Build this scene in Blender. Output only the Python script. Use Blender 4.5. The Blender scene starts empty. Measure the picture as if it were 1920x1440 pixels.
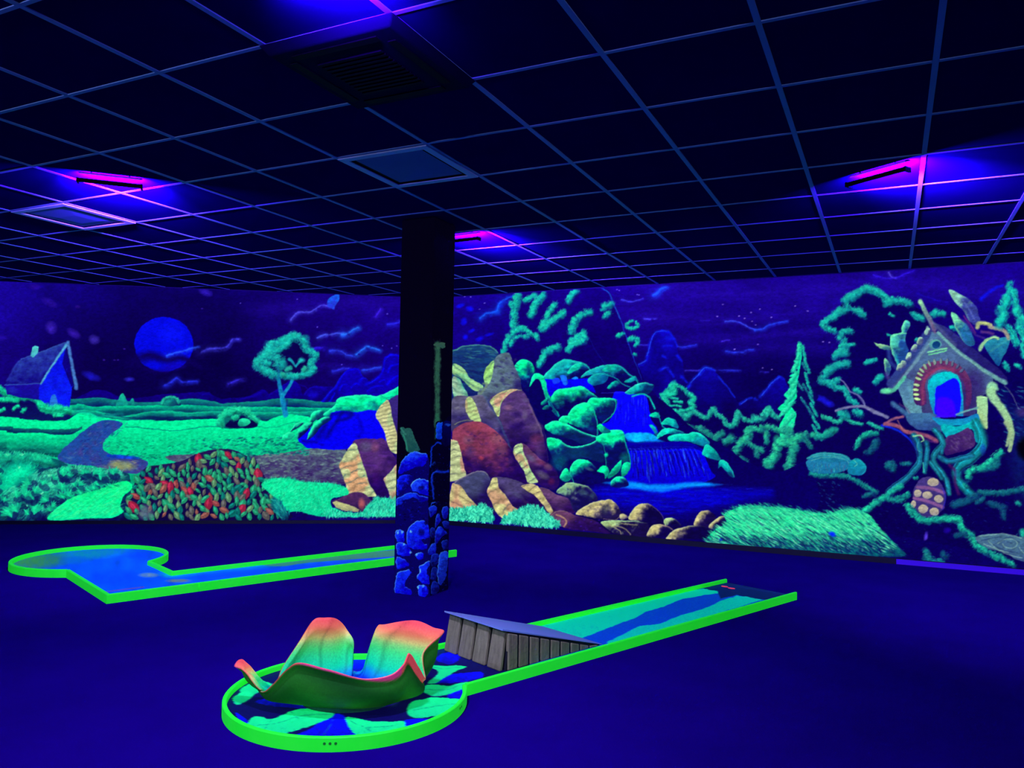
import math, random
import numpy as np
# ---------------------------------------------------------------- brush painter for the fluorescent wall paintings
rnd = random.Random(7)
nrs = np.random.RandomState(5)

def vnoise(h, w, cell, cy=None):
    """smooth value noise, cell sizes in canvas pixels"""
    cy = cy or cell
    gh, gw = int(h/cy)+3, int(w/cell)+3
    g = nrs.rand(gh, gw).astype(np.float32)
    y = np.arange(h, dtype=np.float32)/cy; x = np.arange(w, dtype=np.float32)/cell
    yi = y.astype(int); xi = x.astype(int)
    fy = y-yi; fx = x-xi
    fy = (fy*fy*(3-2*fy))[:, None]; fx = (fx*fx*(3-2*fx))[None, :]
    a = g[yi][:, xi]; b = g[yi][:, xi+1]; c = g[yi+1][:, xi]; d = g[yi+1][:, xi+1]
    return (a*(1-fx)+b*fx)*(1-fy)+(c*(1-fx)+d*fx)*fy

def fbm(h, w, cell, cy=None, n=3):
    s = 0; t = 0; a = 1.0
    for i in range(n):
        s = s+a*vnoise(h, w, max(cell/2**i, 1.5), max((cy or cell)/2**i, 1.5)); t += a; a *= .55
    return (s/t).astype(np.float32)

def canvas(x0, y0, x1, y1, sc):
    """start a fresh painting over the drawing range x0..x1, y0..y1"""
    global X0, Y0, X1, Y1, SC, CW, CH, img, NF, NM, NH, NV, ND
    X0, Y0, X1, Y1, SC = x0, y0, x1, y1, sc
    CW, CH = int((X1-X0)*SC), int((Y1-Y0)*SC)
    img = np.zeros((CH, CW, 3), np.float32)
    NF = fbm(CH, CW, 14)            # fine mottling
    NM = fbm(CH, CW, 60)            # broad mottling
    NH = fbm(CH, CW, 40, 7)         # horizontal streaks
    NV = fbm(CH, CW, 5, 60)         # vertical streaks
    ND = np.clip(fbm(CH, CW, 20, 9)*1.6-.3, 0, 1)

_t = [0.0, 0.0, 4.8]
def Z(ox, oy, s=4.8): _t[0], _t[1], _t[2] = ox, oy, s
def roughen(amp, cell):
    """let the edges wander a little, as a brush does"""
    dx = (fbm(CH, CW, cell, n=2)-.5)*2*amp*1.6; dy = (fbm(CH, CW, cell, n=2)-.5)*2*amp*1.6
    yy = np.clip(np.arange(CH)[:, None]+dy, 0, CH-1.01); xx = np.clip(np.arange(CW)[None]+dx, 0, CW-1.01)
    yi, xi = yy.astype(int), xx.astype(int); fy, fx = (yy-yi)[..., None].astype(np.float32), (xx-xi)[..., None].astype(np.float32)
    img[:] = (img[yi, xi]*(1-fx)+img[yi, xi+1]*fx)*(1-fy)+(img[yi+1, xi]*(1-fx)+img[yi+1, xi+1]*fx)*fy
def texture(k):
    """bristle marks in the lit paint"""
    n = fbm(CH, CW, 7, 4, 2)-.5
    img[:] = np.clip(img*(1+k*n)[..., None]**1.0, 0, 1)
def P(s):
    """points of a design drawing, 'x,y x,y ...', to canvas pixels"""
    if not isinstance(s, str): a = np.array(s, float)
    else: a = np.array([[float(v) for v in q.split(',')] for q in s.split()])
    return (np.stack([_t[0]+a[:, 0]/_t[2]-X0, _t[1]+a[:, 1]/_t[2]-Y0], 1)*SC)
def K(v): return v/_t[2]*SC     # a length

def smooth(p, closed=True, n=6):
    m = len(p); out = []
    for i in range(m if closed else m-1):
        if closed: a, b, c, d = p[(i-1) % m], p[i], p[(i+1) % m], p[(i+2) % m]
        else: a, b, c, d = p[max(i-1, 0)], p[i], p[i+1], p[min(i+2, m-1)]
        for k in range(n):
            t = k/n
            out.append(.5*((2*b)+(c-a)*t+(2*a-5*b+4*c-d)*t*t+(3*b-a-3*c+d)*t**3))
    if not closed: out.append(p[-1])
    return np.array(out)

def box(p, pad):
    x0 = max(int(p[:, 0].min()-pad), 0); x1 = min(int(p[:, 0].max()+pad)+2, CW)
    y0 = max(int(p[:, 1].min()-pad), 0); y1 = min(int(p[:, 1].max()+pad)+2, CH)
    return x0, y0, x1, y1

def polymask(p, x0, y0, x1, y1):
    """coverage of a polygon, antialiased along rows by exact spans, 3 sub-rows"""
    h, w = y1-y0, x1-x0
    m = np.zeros((h, w), np.float32)
    q = np.roll(p, -1, 0); SUB = 3
    xs = np.arange(w, dtype=np.float32)
    for r in range(h*SUB):
        y = y0+(r+.5)/SUB
        c = (p[:, 1] <= y) != (q[:, 1] <= y)
        if not c.any(): continue
        a, b = p[c], q[c]
        xx = np.sort(a[:, 0]+(y-a[:, 1])*(b[:, 0]-a[:, 0])/(b[:, 1]-a[:, 1]))-x0
        row = m[r//SUB]
        for k in range(0, len(xx)-1, 2):
            l, rr = xx[k], xx[k+1]
            i0 = max(int(l), 0); i1 = min(int(rr)+1, w)
            if i1 <= i0: continue
            sp = xs[i0:i1]
            row[i0:i1] += np.clip(np.minimum(rr, sp+1)-np.maximum(l, sp), 0, 1)/SUB
    return m

def C(c): return np.array(c, np.float32)/255.0
def put(x0, y0, x1, y1, m, col):
    v = img[y0:y1, x0:x1]
    v += (col-v)*m[..., None]

def segdist(p, x0, y0, x1, y1, closed=True):
    """distance to a polyline and the outward-ish direction of the nearest edge"""
    X, Y = np.meshgrid(np.arange(x0, x1, dtype=np.float32)+.5, np.arange(y0, y1, dtype=np.float32)+.5)
    D = np.full(X.shape, 1e9, np.float32); NX = np.zeros_like(D); NY = np.zeros_like(D); T = np.zeros_like(D)
    n = len(p); L = 0
    tot = sum(np.hypot(*(p[(i+1) % n]-p[i])) for i in range(n if closed else n-1))+1e-6
    for i in range(n if closed else n-1):
        a = p[i]; b = p[(i+1) % n]; e = b-a; l2 = e@e
        if l2 < 1e-9: continue
        t = np.clip(((X-a[0])*e[0]+(Y-a[1])*e[1])/l2, 0, 1)
        dx = X-(a[0]+t*e[0]); dy = Y-(a[1]+t*e[1]); d = dx*dx+dy*dy
        k = d < D; l = math.sqrt(l2)
        D = np.where(k, d, D); NX = np.where(k, e[1]/l, NX); NY = np.where(k, -e[0]/l, NY)
        T = np.where(k, (L+t*l)/tot, T); L += l
    return np.sqrt(D), NX, NY, T

def area(s): return .5*np.sum(s[:, 0]*np.roll(s[:, 1], -1)-np.roll(s[:, 0], -1)*s[:, 1])

def fill(pts, col, col2=None, sm=True, tex=0.0, noise=None, a=1.0, n=6, ang=90, soft=0):
    """flat or two-tone shape; col to col2 along the direction ang (90 = downwards)"""
    p = P(pts)
    if sm: p = smooth(p, True, n)
    x0, y0, x1, y1 = box(p, 2)
    if x1 <= x0 or y1 <= y0: return
    m = polymask(p, x0, y0, x1, y1)
    if soft:
        d = segdist(p, x0, y0, x1, y1)[0]
        m = m*np.clip(d/K(soft), 0, 1)
    c = C(col); N = (NF if noise is None else noise)[y0:y1, x0:x1]
    if col2 is not None:
        X, Y = np.meshgrid(np.arange(x0, x1), np.arange(y0, y1))
        ca, sa = math.cos(math.radians(ang)), math.sin(math.radians(ang))
        pr_ = p[:, 0]*ca+p[:, 1]*sa
        t = (X*ca+Y*sa-pr_.min())/(np.ptp(pr_)+1e-6)
        t = np.clip(t+(N-.5)*2*tex, 0, 1)[..., None]
        c = C(col)*(1-t)+C(col2)*t
    else: c = c*(1+(N[..., None]-.5)*2*tex)
    put(x0, y0, x1, y1, m*a, np.clip(c, 0, 1))

def rock(pts, top, bot, rim=None, rw=14, L=(-.6, -.8), tex=.35, k=1.0, noise=None, sm=True):
    """a boulder: lit tone on the side towards L fading to the body tone, with a bright rim"""
    p = P(pts)
    if sm: p = smooth(p)
    if area(p) < 0: p = p[::-1]
    x0, y0, x1, y1 = box(p, 2)
    if x1 <= x0 or y1 <= y0: return
    m = polymask(p, x0, y0, x1, y1)
    D, NX, NY, T = segdist(p, x0, y0, x1, y1)
    X, Y = np.meshgrid(np.arange(x0, x1), np.arange(y0, y1))
    N = (NF if noise is None else noise)[y0:y1, x0:x1]
    pj = -(p[:, 0]*L[0]+p[:, 1]*L[1])
    t = (-(X*L[0]+Y*L[1])-pj.min())/(np.ptp(pj)+1e-6)
    t = t/k+(N-.5)*2*tex
    t = np.clip((t-.15)/.6, 0, 1)[..., None]; t = t*t*(3-2*t)
    c = C(top)*(1-t)+C(bot)*t
    c = c*(1+(ND[y0:y1, x0:x1, None]-.5)*.35)
    if rim is not None:
        f = np.clip(NX*L[0]+NY*L[1], 0, 1)*np.exp(-(D/K(rw))**2)
        f = np.clip(f*(.8+.6*N), 0, 1)[..., None]
        c = c*(1-f)+C(rim)*f
    put(x0, y0, x1, y1, m, np.clip(c, 0, 1))

def stroke(pts, w, col, a=1.0, soft=.5, w2=None, tex=.25, sm=True, col2=None):
    """a brush line of width w (w2 at its far end)"""
    p = P(pts)
    if sm and len(p) > 2: p = smooth(p, False)
    r = K(max(w, w2 or w))/2+2
    x0, y0, x1, y1 = box(p, r)
    if x1 <= x0 or y1 <= y0: return
    D, _, _, T = segdist(p, x0, y0, x1, y1, False)
    R_ = K(w)/2*(1-T)+K(w if w2 is None else w2)/2*T
    R_ = np.maximum(R_, .6)
    N = NF[y0:y1, x0:x1]
    m = np.clip((R_-D)/(R_*soft+.5), 0, 1)*a*np.clip(1+(N-.5)*2*tex, 0, 1)
    c = C(col) if col2 is None else C(col)*(1-T[..., None])+C(col2)*T[..., None]
    put(x0, y0, x1, y1, m, c)

def dab(cx, cy, a, b, ang, col, al=1.0, leaf=False):
    """one leaf-shaped touch of the brush, canvas pixels"""
    r = max(a, b)+1.5
    x0, x1 = max(int(cx-r), 0), min(int(cx+r)+2, CW); y0, y1 = max(int(cy-r), 0), min(int(cy+r)+2, CH)
    if x1 <= x0 or y1 <= y0: return
    X = np.arange(x0, x1, dtype=np.float32)[None, :]+.5-cx; Y = np.arange(y0, y1, dtype=np.float32)[:, None]+.5-cy
    ca, sa = math.cos(ang), math.sin(ang)
    u = (X*ca+Y*sa)/a; v = (-X*sa+Y*ca)/b
    d = u*u+v*v
    if leaf: d = np.abs(v)/np.maximum(1-u*u, .02)+np.clip(np.abs(u)-1, 0, 9)*9
    m = np.clip((1-d)*min(a, b)*.9, 0, 1)*al
    v_ = img[y0:y1, x0:x1]; v_ += (col-v_)*m[..., None]

def mixc(c1, c2, t): return C(c1)*(1-t)+C(c2)*t

def leaves(pts, w, lit, dark, n=None, size=16, ang=None, fan=.7, under=None, al=.9, base=True, asp=.38):
    """foliage: touches of light scattered about a line, brighter on its upper left; size and w in drawing units"""
    p = P(pts)
    if w < 90: w = w*1.22
    if len(p) > 2: p = smooth(p, False)
    seg = np.hypot(*(p[1:]-p[:-1]).T) if len(p) > 1 else np.array([1.0])
    L = seg.sum(); W = K(w)/2; s = K(size)/2
    asp = .26; s *= .62
    n = int((n or int(L*W*2/(K(size)**2/4*.38*3.1)*1.3)+4)*2.3)
    n = min(n, 1500)
    if base:
        stroke(pts, w*.95, mixc(lit, dark, .75)*255, .75, 1.0, tex=.9)
        m_ = max(int(L/max(W*.26, 1)), 1)
        for lay in range(2):
            for i in range(m_+1):
                q = (i+rnd.uniform(-.3, .3))/m_*L; q = min(max(q, 0), L*.999); k = 0; a0 = q
                while k < len(seg)-1 and a0 > seg[k]: a0 -= seg[k]; k += 1
                c = p[k]+(p[min(k+1, len(p)-1)]-p[k])*min(a0/max(seg[k], 1e-6), 1)
                r_b = W*rnd.uniform(.25, .85)*(1+.25*math.sin(i*1.7)); j1, j2 = rnd.uniform(-.6, .6)*W, rnd.uniform(-.6, .6)*W
                if lay == 0: cblob(c[0]+j1, c[1]+j2, r_b*1.15, mixc(lit, dark, .5), .75)
                else: cblob(c[0]+j1*.8-W*.16, c[1]+j2*.8-W*.24, r_b*.8, mixc(lit, dark, rnd.uniform(.0, .45)), .7)
    if base and w > 24: _shift(pts, w*.5, C(dark)*150, .5, .34*w, tex=1.5)
    cs = np.concatenate([[0], np.cumsum(seg)])
    J = []
    for i in range(n):
        q = rnd.random()*L; k = min(np.searchsorted(cs, q, 'right')-1, len(seg)-1)
        f = (q-cs[k])/max(seg[k], 1e-6); c = p[k]*(1-f)+p[k+1]*f if len(p) > 1 else p[0]
        rr = W*1.12*math.sqrt(rnd.random()); th = rnd.random()*6.283
        ox, oy = rr*math.cos(th), rr*math.sin(th)
        J.append((oy, ox, c[0]+ox, c[1]+oy))
    J.sort(reverse=True)
    for oy, ox, x, y in J:
        t = np.clip(.42+(oy*.8+ox*.45)/max(W, 1)*.62+rnd.uniform(-.3, .3), 0, 1)
        if under is not None and t > .8: col = C(under)
        else: col = mixc(lit, dark, t)
        if t < .12: col = col*.85+.15*C((170, 255, 210))
        a_ = (-1.0 if ang is None else math.radians(ang))+ox/max(W, 1)*.5+rnd.uniform(-fan, fan)*.6
        k_ = rnd.uniform(.7, 1.35)
        dab(x, y, s*1.35*k_, max(s*asp*k_, .8), a_, col, al*.85)

def cblob(cx, cy, r, col, a):
    x0, x1 = max(int(cx-r), 0), min(int(cx+r)+2, CW); y0, y1 = max(int(cy-r), 0), min(int(cy+r)+2, CH)
    if x1 <= x0 or y1 <= y0: return
    X = np.arange(x0, x1, dtype=np.float32)[None, :]+.5-cx; Y = np.arange(y0, y1, dtype=np.float32)[:, None]+.5-cy
    m = np.clip(1.25-(X*X+Y*Y)/(r*r)*1.25, 0, 1)*a*np.clip(NF[y0:y1, x0:x1]*1.6, 0, 1)
    v = img[y0:y1, x0:x1]; v += (col-v)*m[..., None]

def _shift(pts, w, col, a, d, tex=.5):
    o = (_t[0], _t[1]); _t[0] += d/_t[2]*.7; _t[1] += d/_t[2]
    stroke(pts, w, col, a, .9, tex=tex); _t[0], _t[1] = o

def grass(poly, lit, dark, n, length=40, ang=-70, fan=.35, wd=5, al=.85, fade=None):
    """blades over a patch; fade = share of dark towards the foot"""
    p = smooth(P(poly)); x0, y0, x1, y1 = box(p, 1)
    if x1 <= x0 or y1 <= y0: return
    m = polymask(p, x0, y0, x1, y1); ys, xs = np.nonzero(m > .5)
    if not len(ys): return
    ymin, ymax = ys.min(), ys.max()
    idx = nrs.randint(0, len(ys), n); idx = idx[np.argsort(ys[idx])]
    l = K(length)/2; w_ = max(K(wd)/2, .7)
    for i in idx:
        t = rnd.random()**1.3
        f = (ys[i]-ymin)/max(ymax-ymin, 1)
        if fade is not None: t = min(1, t*.6+max(0, f-fade)/(1-fade)*.9)
        a_ = math.radians(ang)+rnd.uniform(-fan, fan)
        k_ = rnd.uniform(.6, 1.3)
        dab(xs[i]+x0, ys[i]+y0, l*k_, w_*rnd.uniform(.8, 1.3), a_, mixc(lit, dark, t), al)

def hill(pts, depth, top, bot, tex=.25, until=None, a=1.0, noise=None):
    """a fold of ground: everything below the line, bright at the crest"""
    p = smooth(P(pts), False); x0 = max(int(p[:, 0].min()), 0); x1 = min(int(p[:, 0].max()), CW)
    if x1 <= x0: return
    xs = np.arange(x0, x1); yt = np.interp(xs, p[:, 0], p[:, 1])
    ya = max(int(yt.min())-2, 0); yb = min(int(yt.max()+K(until or depth))+2, CH)
    Y = np.arange(ya, yb)[:, None]+.5; d = Y-yt[None]
    N = (NH if noise is None else noise)[ya:yb, x0:x1]
    t = np.clip(d/K(depth)+(N-.5)*2*tex, 0, 1)[..., None]
    c = C(top)*(1-t)+C(bot)*t
    m = np.clip(d+.5, 0, 1)*np.clip((K(until or depth)-d)/K(8)+.0, 0, 1)*a
    put(x0, ya, x1, yb, m, c)

def blob(x, y, rx, ry, col, a=.6, ang=0):
    """a soft patch"""
    c = P([(x, y)])[0]; RX, RY = K(rx), K(ry); r = max(RX, RY)*1.1
    x0, x1 = max(int(c[0]-r), 0), min(int(c[0]+r)+1, CW); y0, y1 = max(int(c[1]-r), 0), min(int(c[1]+r)+1, CH)
    if x1 <= x0 or y1 <= y0: return
    X, Y = np.meshgrid(np.arange(x0, x1)-c[0], np.arange(y0, y1)-c[1])
    q = math.radians(ang); u = X*math.cos(q)+Y*math.sin(q); v = -X*math.sin(q)+Y*math.cos(q)
    d = (u/RX)**2+(v/RY)**2
    m = np.clip(1-d, 0, 1)*a*(.6+.8*NF[y0:y1, x0:x1]*1.0)
    put(x0, y0, x1, y1, np.clip(m, 0, 1), C(col))

def cloud(pts, w, col, a=.8):
    stroke(pts, w*4.4, col, a*.22, 1.0, w*2, 1.0); _shift(pts, w*1.9, col, a*.5, w*.28, tex=1.6); stroke(pts, w*1.2, col, a*.6, 1.0, w*.9, 1.2); stroke(pts, w*.6, tuple(min(255, v*1.25+8) for v in col), a*.9, 1.0, w*.4, 1.2)

def banded(pts, c1, c2, dark, step=60, ang=20, tex=.3):
    """a sunlit broken rock face: pale stone crossed by darker cracks"""
    p = smooth(P(pts)); x0, y0, x1, y1 = box(p, 2)
    m = polymask(p, x0, y0, x1, y1)
    X, Y = np.meshgrid(np.arange(x0, x1), np.arange(y0, y1))
    q = math.radians(ang); N = NF[y0:y1, x0:x1]; M = NM[y0:y1, x0:x1]
    v = (Y*math.cos(q)-X*math.sin(q))/K(step)+N*.5+M*1.6
    b = np.abs((v % 1)-.5)*2
    cr = np.clip((b-.8)/.2, 0, 1)*np.clip((N-.3)*3, 0, 1)*.8
    g = np.clip((vnoise(y1-y0, x1-x0, K(70))-.45)*4, 0, 1)[..., None]
    c = C(c1)*(1-g)+C(c2)*g
    c = c*(.84+.24*(1-b[..., None])+.3*(N[..., None]-.5))
    c = c*(1-cr[..., None])+C(dark)*cr[..., None]
    put(x0, y0, x1, y1, m, np.clip(c, 0, 1))
# ---------------------------------------------------------------- the night landscape
GR, TL, TD, NV_ = (8, 236, 152), (8, 168, 150), (6, 96, 118), (9, 2, 78)
CREAM, PUR, SLT = (176, 182, 124), (46, 18, 92), (58, 66, 112)

def paint_sky():
    xs = np.arange(CW)/SC+X0; ys = (np.arange(CH)/SC+Y0)[:, None]
    kx = [-270, 0, 90, 230, 420, 560, 760, 900, 1200, 1400, 1920, 2250]
    top = np.array([(34, 6, 170), (30, 5, 158), (22, 3, 125), (15, 1, 92), (16, 1, 92), (26, 1, 118), (30, 2, 134), (26, 1, 140), (36, 3, 140), (28, 1, 128), (26, 1, 128), (26, 1, 120)], float)
    bot = np.array([(18, 2, 110), (18, 2, 112), (11, 0, 78), (8, 0, 66), (7, 0, 62), (14, 0, 88), (16, 0, 104), (14, 0, 108), (12, 0, 92), (9, 0, 80), (8, 0, 82), (8, 0, 80)], float)
    top[:, 0] *= .8; T_ = np.stack([np.interp(xs, kx, top[:, i]) for i in range(3)], 1)[None]
    B_ = np.stack([np.interp(xs, kx, bot[:, i]) for i in range(3)], 1)[None]
    t = np.clip((ys-520)/190, 0, 1)[..., None]
    img[:] = (T_*(1-t)+B_*t)/255
    img[:] *= (.86+.28*NM)[..., None]
    # faint bands of lighter cloud over the right-hand sky
    for y, h, a, xa, xb in ((545, 22, .35, 1180, 2250), (590, 16, .3, 1150, 1700), (628, 10, .3, 1240, 1600), (645, 14, .25, 1340, 1920), (575, 14, .25, 440, 780), (690, 10, .2, 500, 760)):
        X = xs[None]; e = np.exp(-((ys-y-8*np.sin(X/90+y))/h)**2)*np.clip((X-xa)/60, 0, 1)*np.clip((xb-X)/60, 0, 1)*a*(.4+1.1*NH)
        img[:] += (C((44, 14, 190))-img)*np.clip(e, 0, 1)[..., None]
    for i in range(150):
        x = rnd.uniform(-260, 2240); y = rnd.uniform(500, 700)
        dab((x-X0)*SC, (y-Y0)*SC, rnd.uniform(.7, 1.5), rnd.uniform(.6, 1.1), rnd.random()*3, C((90, 80, 210)), rnd.uniform(.15, .6))

def paint_left_far():
    Z(0, 500)
    for b in ((440, 320, 90, 40, (44, 16, 165), 28), (460, 545, 70, 60, (62, 34, 190), 60), (660, 600, 80, 42, (54, 24, 175), 35), (845, 655, 60, 48, (66, 46, 190), 20),
              (-60, 640, 140, 40, (40, 14, 175), 0), (310, 180, 60, 35, (40, 10, 150), 0), (700, 360, 30, 18, (44, 14, 130), 0)): blob(*b[:4], b[4], .75, b[5])
    blob(820, 985, 105, 42, (24, 18, 190), .9, 22); blob(1160, 1012, 60, 26, (40, 34, 190), .85, 0)
    # moon with a dark cloud lying over its foot
    fill([(1475+266*math.cos(a), 700+246*math.sin(a)) for a in np.linspace(0, 6.28, 28)[:-1]], (4, 10, 224), (5, 6, 200), tex=.3, noise=NM, n=2)
    blob(1540, 610, 140, 130, (10, 22, 245), .5)
    stroke('1180,860 1330,800 1500,835 1640,820 1800,900', 150, (11, 1, 80), .92, .8, 70, .2)
    stroke('1250,900 1380,940 1500,950', 60, (13, 1, 86), .8, 1); blob(1560, 900, 150, 50, (18, 2, 150), .6, -10)
    cloud('1500,798 1590,770 1650,765 1720,735 1780,722', 26, (36, 84, 255), .95)
    cloud('1800,768 1860,745 1920,738 2010,730 2060,700 2095,655 2150,655', 30, (60, 58, 225), .9)
    cloud('1480,1070 1540,1040 1590,1000 1640,1040 1700,1035 1770,1030', 34, (30, 42, 225), .95)
    blob(1850, 230, 75, 38, (52, 28, 190), .8, 20)
    for x, y in ((1030, 840), (935, 838), (1060, 838), (1120, 740), (1820, 372)): blob(x, y, 14, 8, (60, 30, 170), .8)
    # far blue hills
    fill('640,1210 760,1145 870,1105 990,1130 1080,1175 1250,1180 1440,1150 1620,1140 1800,1130 1920,1160 1920,1230 640,1230', (16, 0, 132), (12, 0, 96), tex=.2)
    Z(380, 500)
    cloud('790,478 830,430 870,408 960,408 1010,385 1070,350 1140,360', 24, (70, 70, 225), .9)
    fill('1130,290 1180,255 1225,250 1225,300 1190,350 1185,385 1150,375 1120,350', (20, 110, 245), (36, 60, 220), tex=.6, a=.85)
    cloud('1035,645 1085,615 1150,610 1210,598 1270,600', 26, (62, 82, 235), .95); cloud('1250,610 1310,600 1350,570 1400,545', 40, (30, 100, 245), .95)
    cloud('950,770 1010,735 1080,728', 34, (40, 22, 215), .9); cloud('1150,760 1230,755 1290,790 1350,805', 36, (36, 56, 225), .9)
    cloud('1385,790 1440,745 1490,720 1590,752', 36, (28, 96, 235), .95)
    cloud('1170,940 1250,920 1320,912', 30, (34, 40, 215), .85); cloud('1440,930 1530,918 1605,900', 30, (32, 64, 225), .9)
    cloud('1555,440 1590,405 1600,380', 40, (50, 24, 200), .8); cloud('1660,520 1740,510 1790,480', 36, (34, 34, 230), .85)
    cloud('225,1055 290,1028 375,1008', 34, (44, 34, 205), .85)
    for x, y in ((848, 290), (335, 330), (1030, 540), (1620, 710), (1745, 712), (1250, 882), (1700, 735), (1660, 425)): blob(x, y, 9, 7, (100, 80, 230), .95)
    fill('-100,1200 -20,1130 60,1135 150,1190 260,1180 400,1170 480,1130 560,1105 620,1150 780,1030 860,1050 900,1150 960,1100 1010,1070 1120,1080 1200,1100 1200,1260 -100,1260', (14, 0, 150), (10, 0, 92), tex=.4)
    for s_, c_ in (('340,1190 440,1170 560,1110', (18, 4, 175)), ('610,1150 700,1090 780,1025', (22, 4, 190)), ('860,1060 920,1080 945,1110', (18, 4, 165)), ('915,1145 980,1090 1120,1085', (22, 8, 200)), ('0,1150 60,1130', (18, 4, 165))):
        stroke(s_, 26, c_, .7, 1, 12)
    blob(990, 1150, 60, 40, (18, 6, 190), .8)
    # blue crags
    fill('1030,1300 1100,1190 1150,1120 1200,1070 1240,1000 1280,945 1340,915 1400,925 1440,980 1480,1030 1540,1020 1600,960 1625,880 1640,820 1690,785 1750,795 1800,830 1850,900 2000,860 2100,900 2200,980 2200,1300', (14, 0, 186), (10, 0, 112), tex=.5, noise=NM)
    for s_, w in (('1050,1260 1130,1150 1190,1090 1260,975 1330,925', 44), ('1340,925 1400,925 1430,975', 30), ('1470,1060 1560,1010 1620,940 1640,830 1690,795', 46), ('1690,790 1760,800 1790,850', 34), ('1410,1030 1450,1000 1480,1020', 40),
                  ('1340,1080 1380,1050 1410,1060', 30), ('1670,950 1700,890 1780,870', 34), ('1660,1060 1720,1000 1790,975', 34), ('1480,1120 1540,1080 1620,1075', 28), ('1140,1220 1180,1160 1190,1140', 34), ('1230,1110 1260,1060 1300,1060', 30), ('1590,1040 1640,1015', 22)):
        stroke(s_, w, (8, 6, 232), .85, .9, w*.6, .7); 
    for s_ in ('1100,1180 1180,1090 1250,985 1300,935', '1640,850 1680,800 1740,795', '1430,1005 1470,1000', '1500,1050 1560,1010'): stroke(s_, 9, (34, 70, 255), .6, 1, 5, .8)

def paint_meadow():
    Z(0, 500)
    hill('-1300,1190 -400,1185 0,1180 300,1185 640,1192 870,1180 1050,1200 1230,1217 1440,1215 1600,1200 1750,1188 1920,1212 2000,1232 2120,1222 2350,1208 2520,1186 2700,1190 2880,1215 3050,1215', 80, (12, 140, 122), (5, 26, 92), until=300)
    # small trees on the horizon
    fill('1045,1255 1070,1180 1100,1138 1125,1170 1150,1255', (20, 190, 150), (10, 120, 120), tex=.5); fill('1145,1255 1170,1210 1195,1185 1210,1215 1205,1250', (20, 180, 145), (8, 100, 110), tex=.5)
    hill('-1300,1250 0,1240 620,1248 700,1235 850,1262 1000,1254 1300,1250 1600,1243 1920,1256 2200,1265 2500,1262 2870,1270 3060,1272', 60, (4, 205, 142), (5, 66, 92), until=280)
    fill('1450,1245 1460,1195 1520,1168 1590,1180 1625,1225 1620,1250 1530,1255', (12, 160, 130), (10, 20, 80), tex=.3, ang=60); leaves('1460,1235 1480,1195 1530,1175 1590,1190 1615,1230', 24, (30, 200, 150), (8, 90, 100), size=16)
    hill('-1300,1290 0,1290 610,1292 800,1290 950,1318 1100,1346 1300,1310 1500,1296 1700,1312 1920,1300 2400,1310 2900,1300', 70, (10, 196, 140), (5, 22, 80), until=260)
    stroke('950,1330 1200,1362 1500,1358 1900,1352', 20, (5, 16, 78), .8, .9); stroke('1700,1330 1900,1322', 22, (6, 90, 100), .7, 1)
    Z(0, 750)
    hill('-1300,150 0,152 250,165 420,188 600,180 700,120 800,112 900,150 1100,182 1300,178 1500,186 1700,178 1920,170 2150,185 2300,170 2400,185 2560,130 2750,145 2900,200', 560, (4, 240, 152), (6, 160, 112), tex=.2, until=620, noise=NF)
    stroke('680,95 800,120 900,150 1100,120', 46, (12, 150, 140), .55, 1)
    # folds on the left
    hill('-1300,245 0,235 100,250 350,262 560,262 700,252 740,230', 50, (10, 90, 96), (6, 22, 84), until=56, a=.95)
    hill('-1300,300 -60,270 60,296 350,296 520,318 640,310 740,260', 190, (4, 240, 150), (6, 80, 84), until=200)
    # folds on the right
    stroke('1130,238 1300,252 1570,276 1760,250 1920,238 2200,238', 12, (8, 60, 90), .85, .8)
    stroke('1000,330 1200,310 1500,320', 20, (4, 200, 130), .6, 1)
    for i in range(420):
        x = rnd.uniform(960, 2750); y = rnd.uniform(330, 540); q = P([(x, y)])[0]
        dab(q[0], q[1], rnd.uniform(3, 8), rnd.uniform(1, 2), rnd.uniform(-.5, .3), mixc((6, 205, 130), (4, 56, 78), np.clip((y-300)/260+rnd.uniform(-.4, .4), 0, 1)), .55)
    for i in range(260):
        x = rnd.uniform(-1200, 2200); y = rnd.uniform(180, 460); q = P([(x, y)])[0]
        dab(q[0], q[1], rnd.uniform(4, 10), rnd.uniform(.8, 1.4), rnd.uniform(-.6, .1), mixc((70, 255, 190), (6, 190, 120), rnd.random()), .35)
    # hedge before the cottage
    Z(0, 500)
    fill('-1300,1190 0,1190 200,1190 350,1240 500,1300 620,1330 600,1370 400,1385 200,1370 0,1350 -1300,1350', (10, 4, 84), (9, 20, 88), tex=.3)
    for s_, w in (('-1250,1170 -1100,1120 -950,1180 -800,1130 -600,1190 -420,1120 -200,1180 -60,1110 0,1105 60,1150 180,1152 220,1172', 62), ('220,1172 290,1135 340,1170 350,1210 420,1260 560,1272 610,1300', 66), ('-20,1200 100,1200 170,1195', 40), ('370,1290 470,1310 560,1330', 40),
                  ('0,1300 40,1280', 30), ('120,1290 150,1250 170,1260', 26), ('200,1310 230,1270', 30), ('490,1340 560,1345', 26), ('-900,1260 -700,1230', 40), ('-500,1250 -300,1230', 40)):
        leaves(s_, w, (20, 250, 165), (4, 120, 100), size=26, fan=.9)

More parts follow.
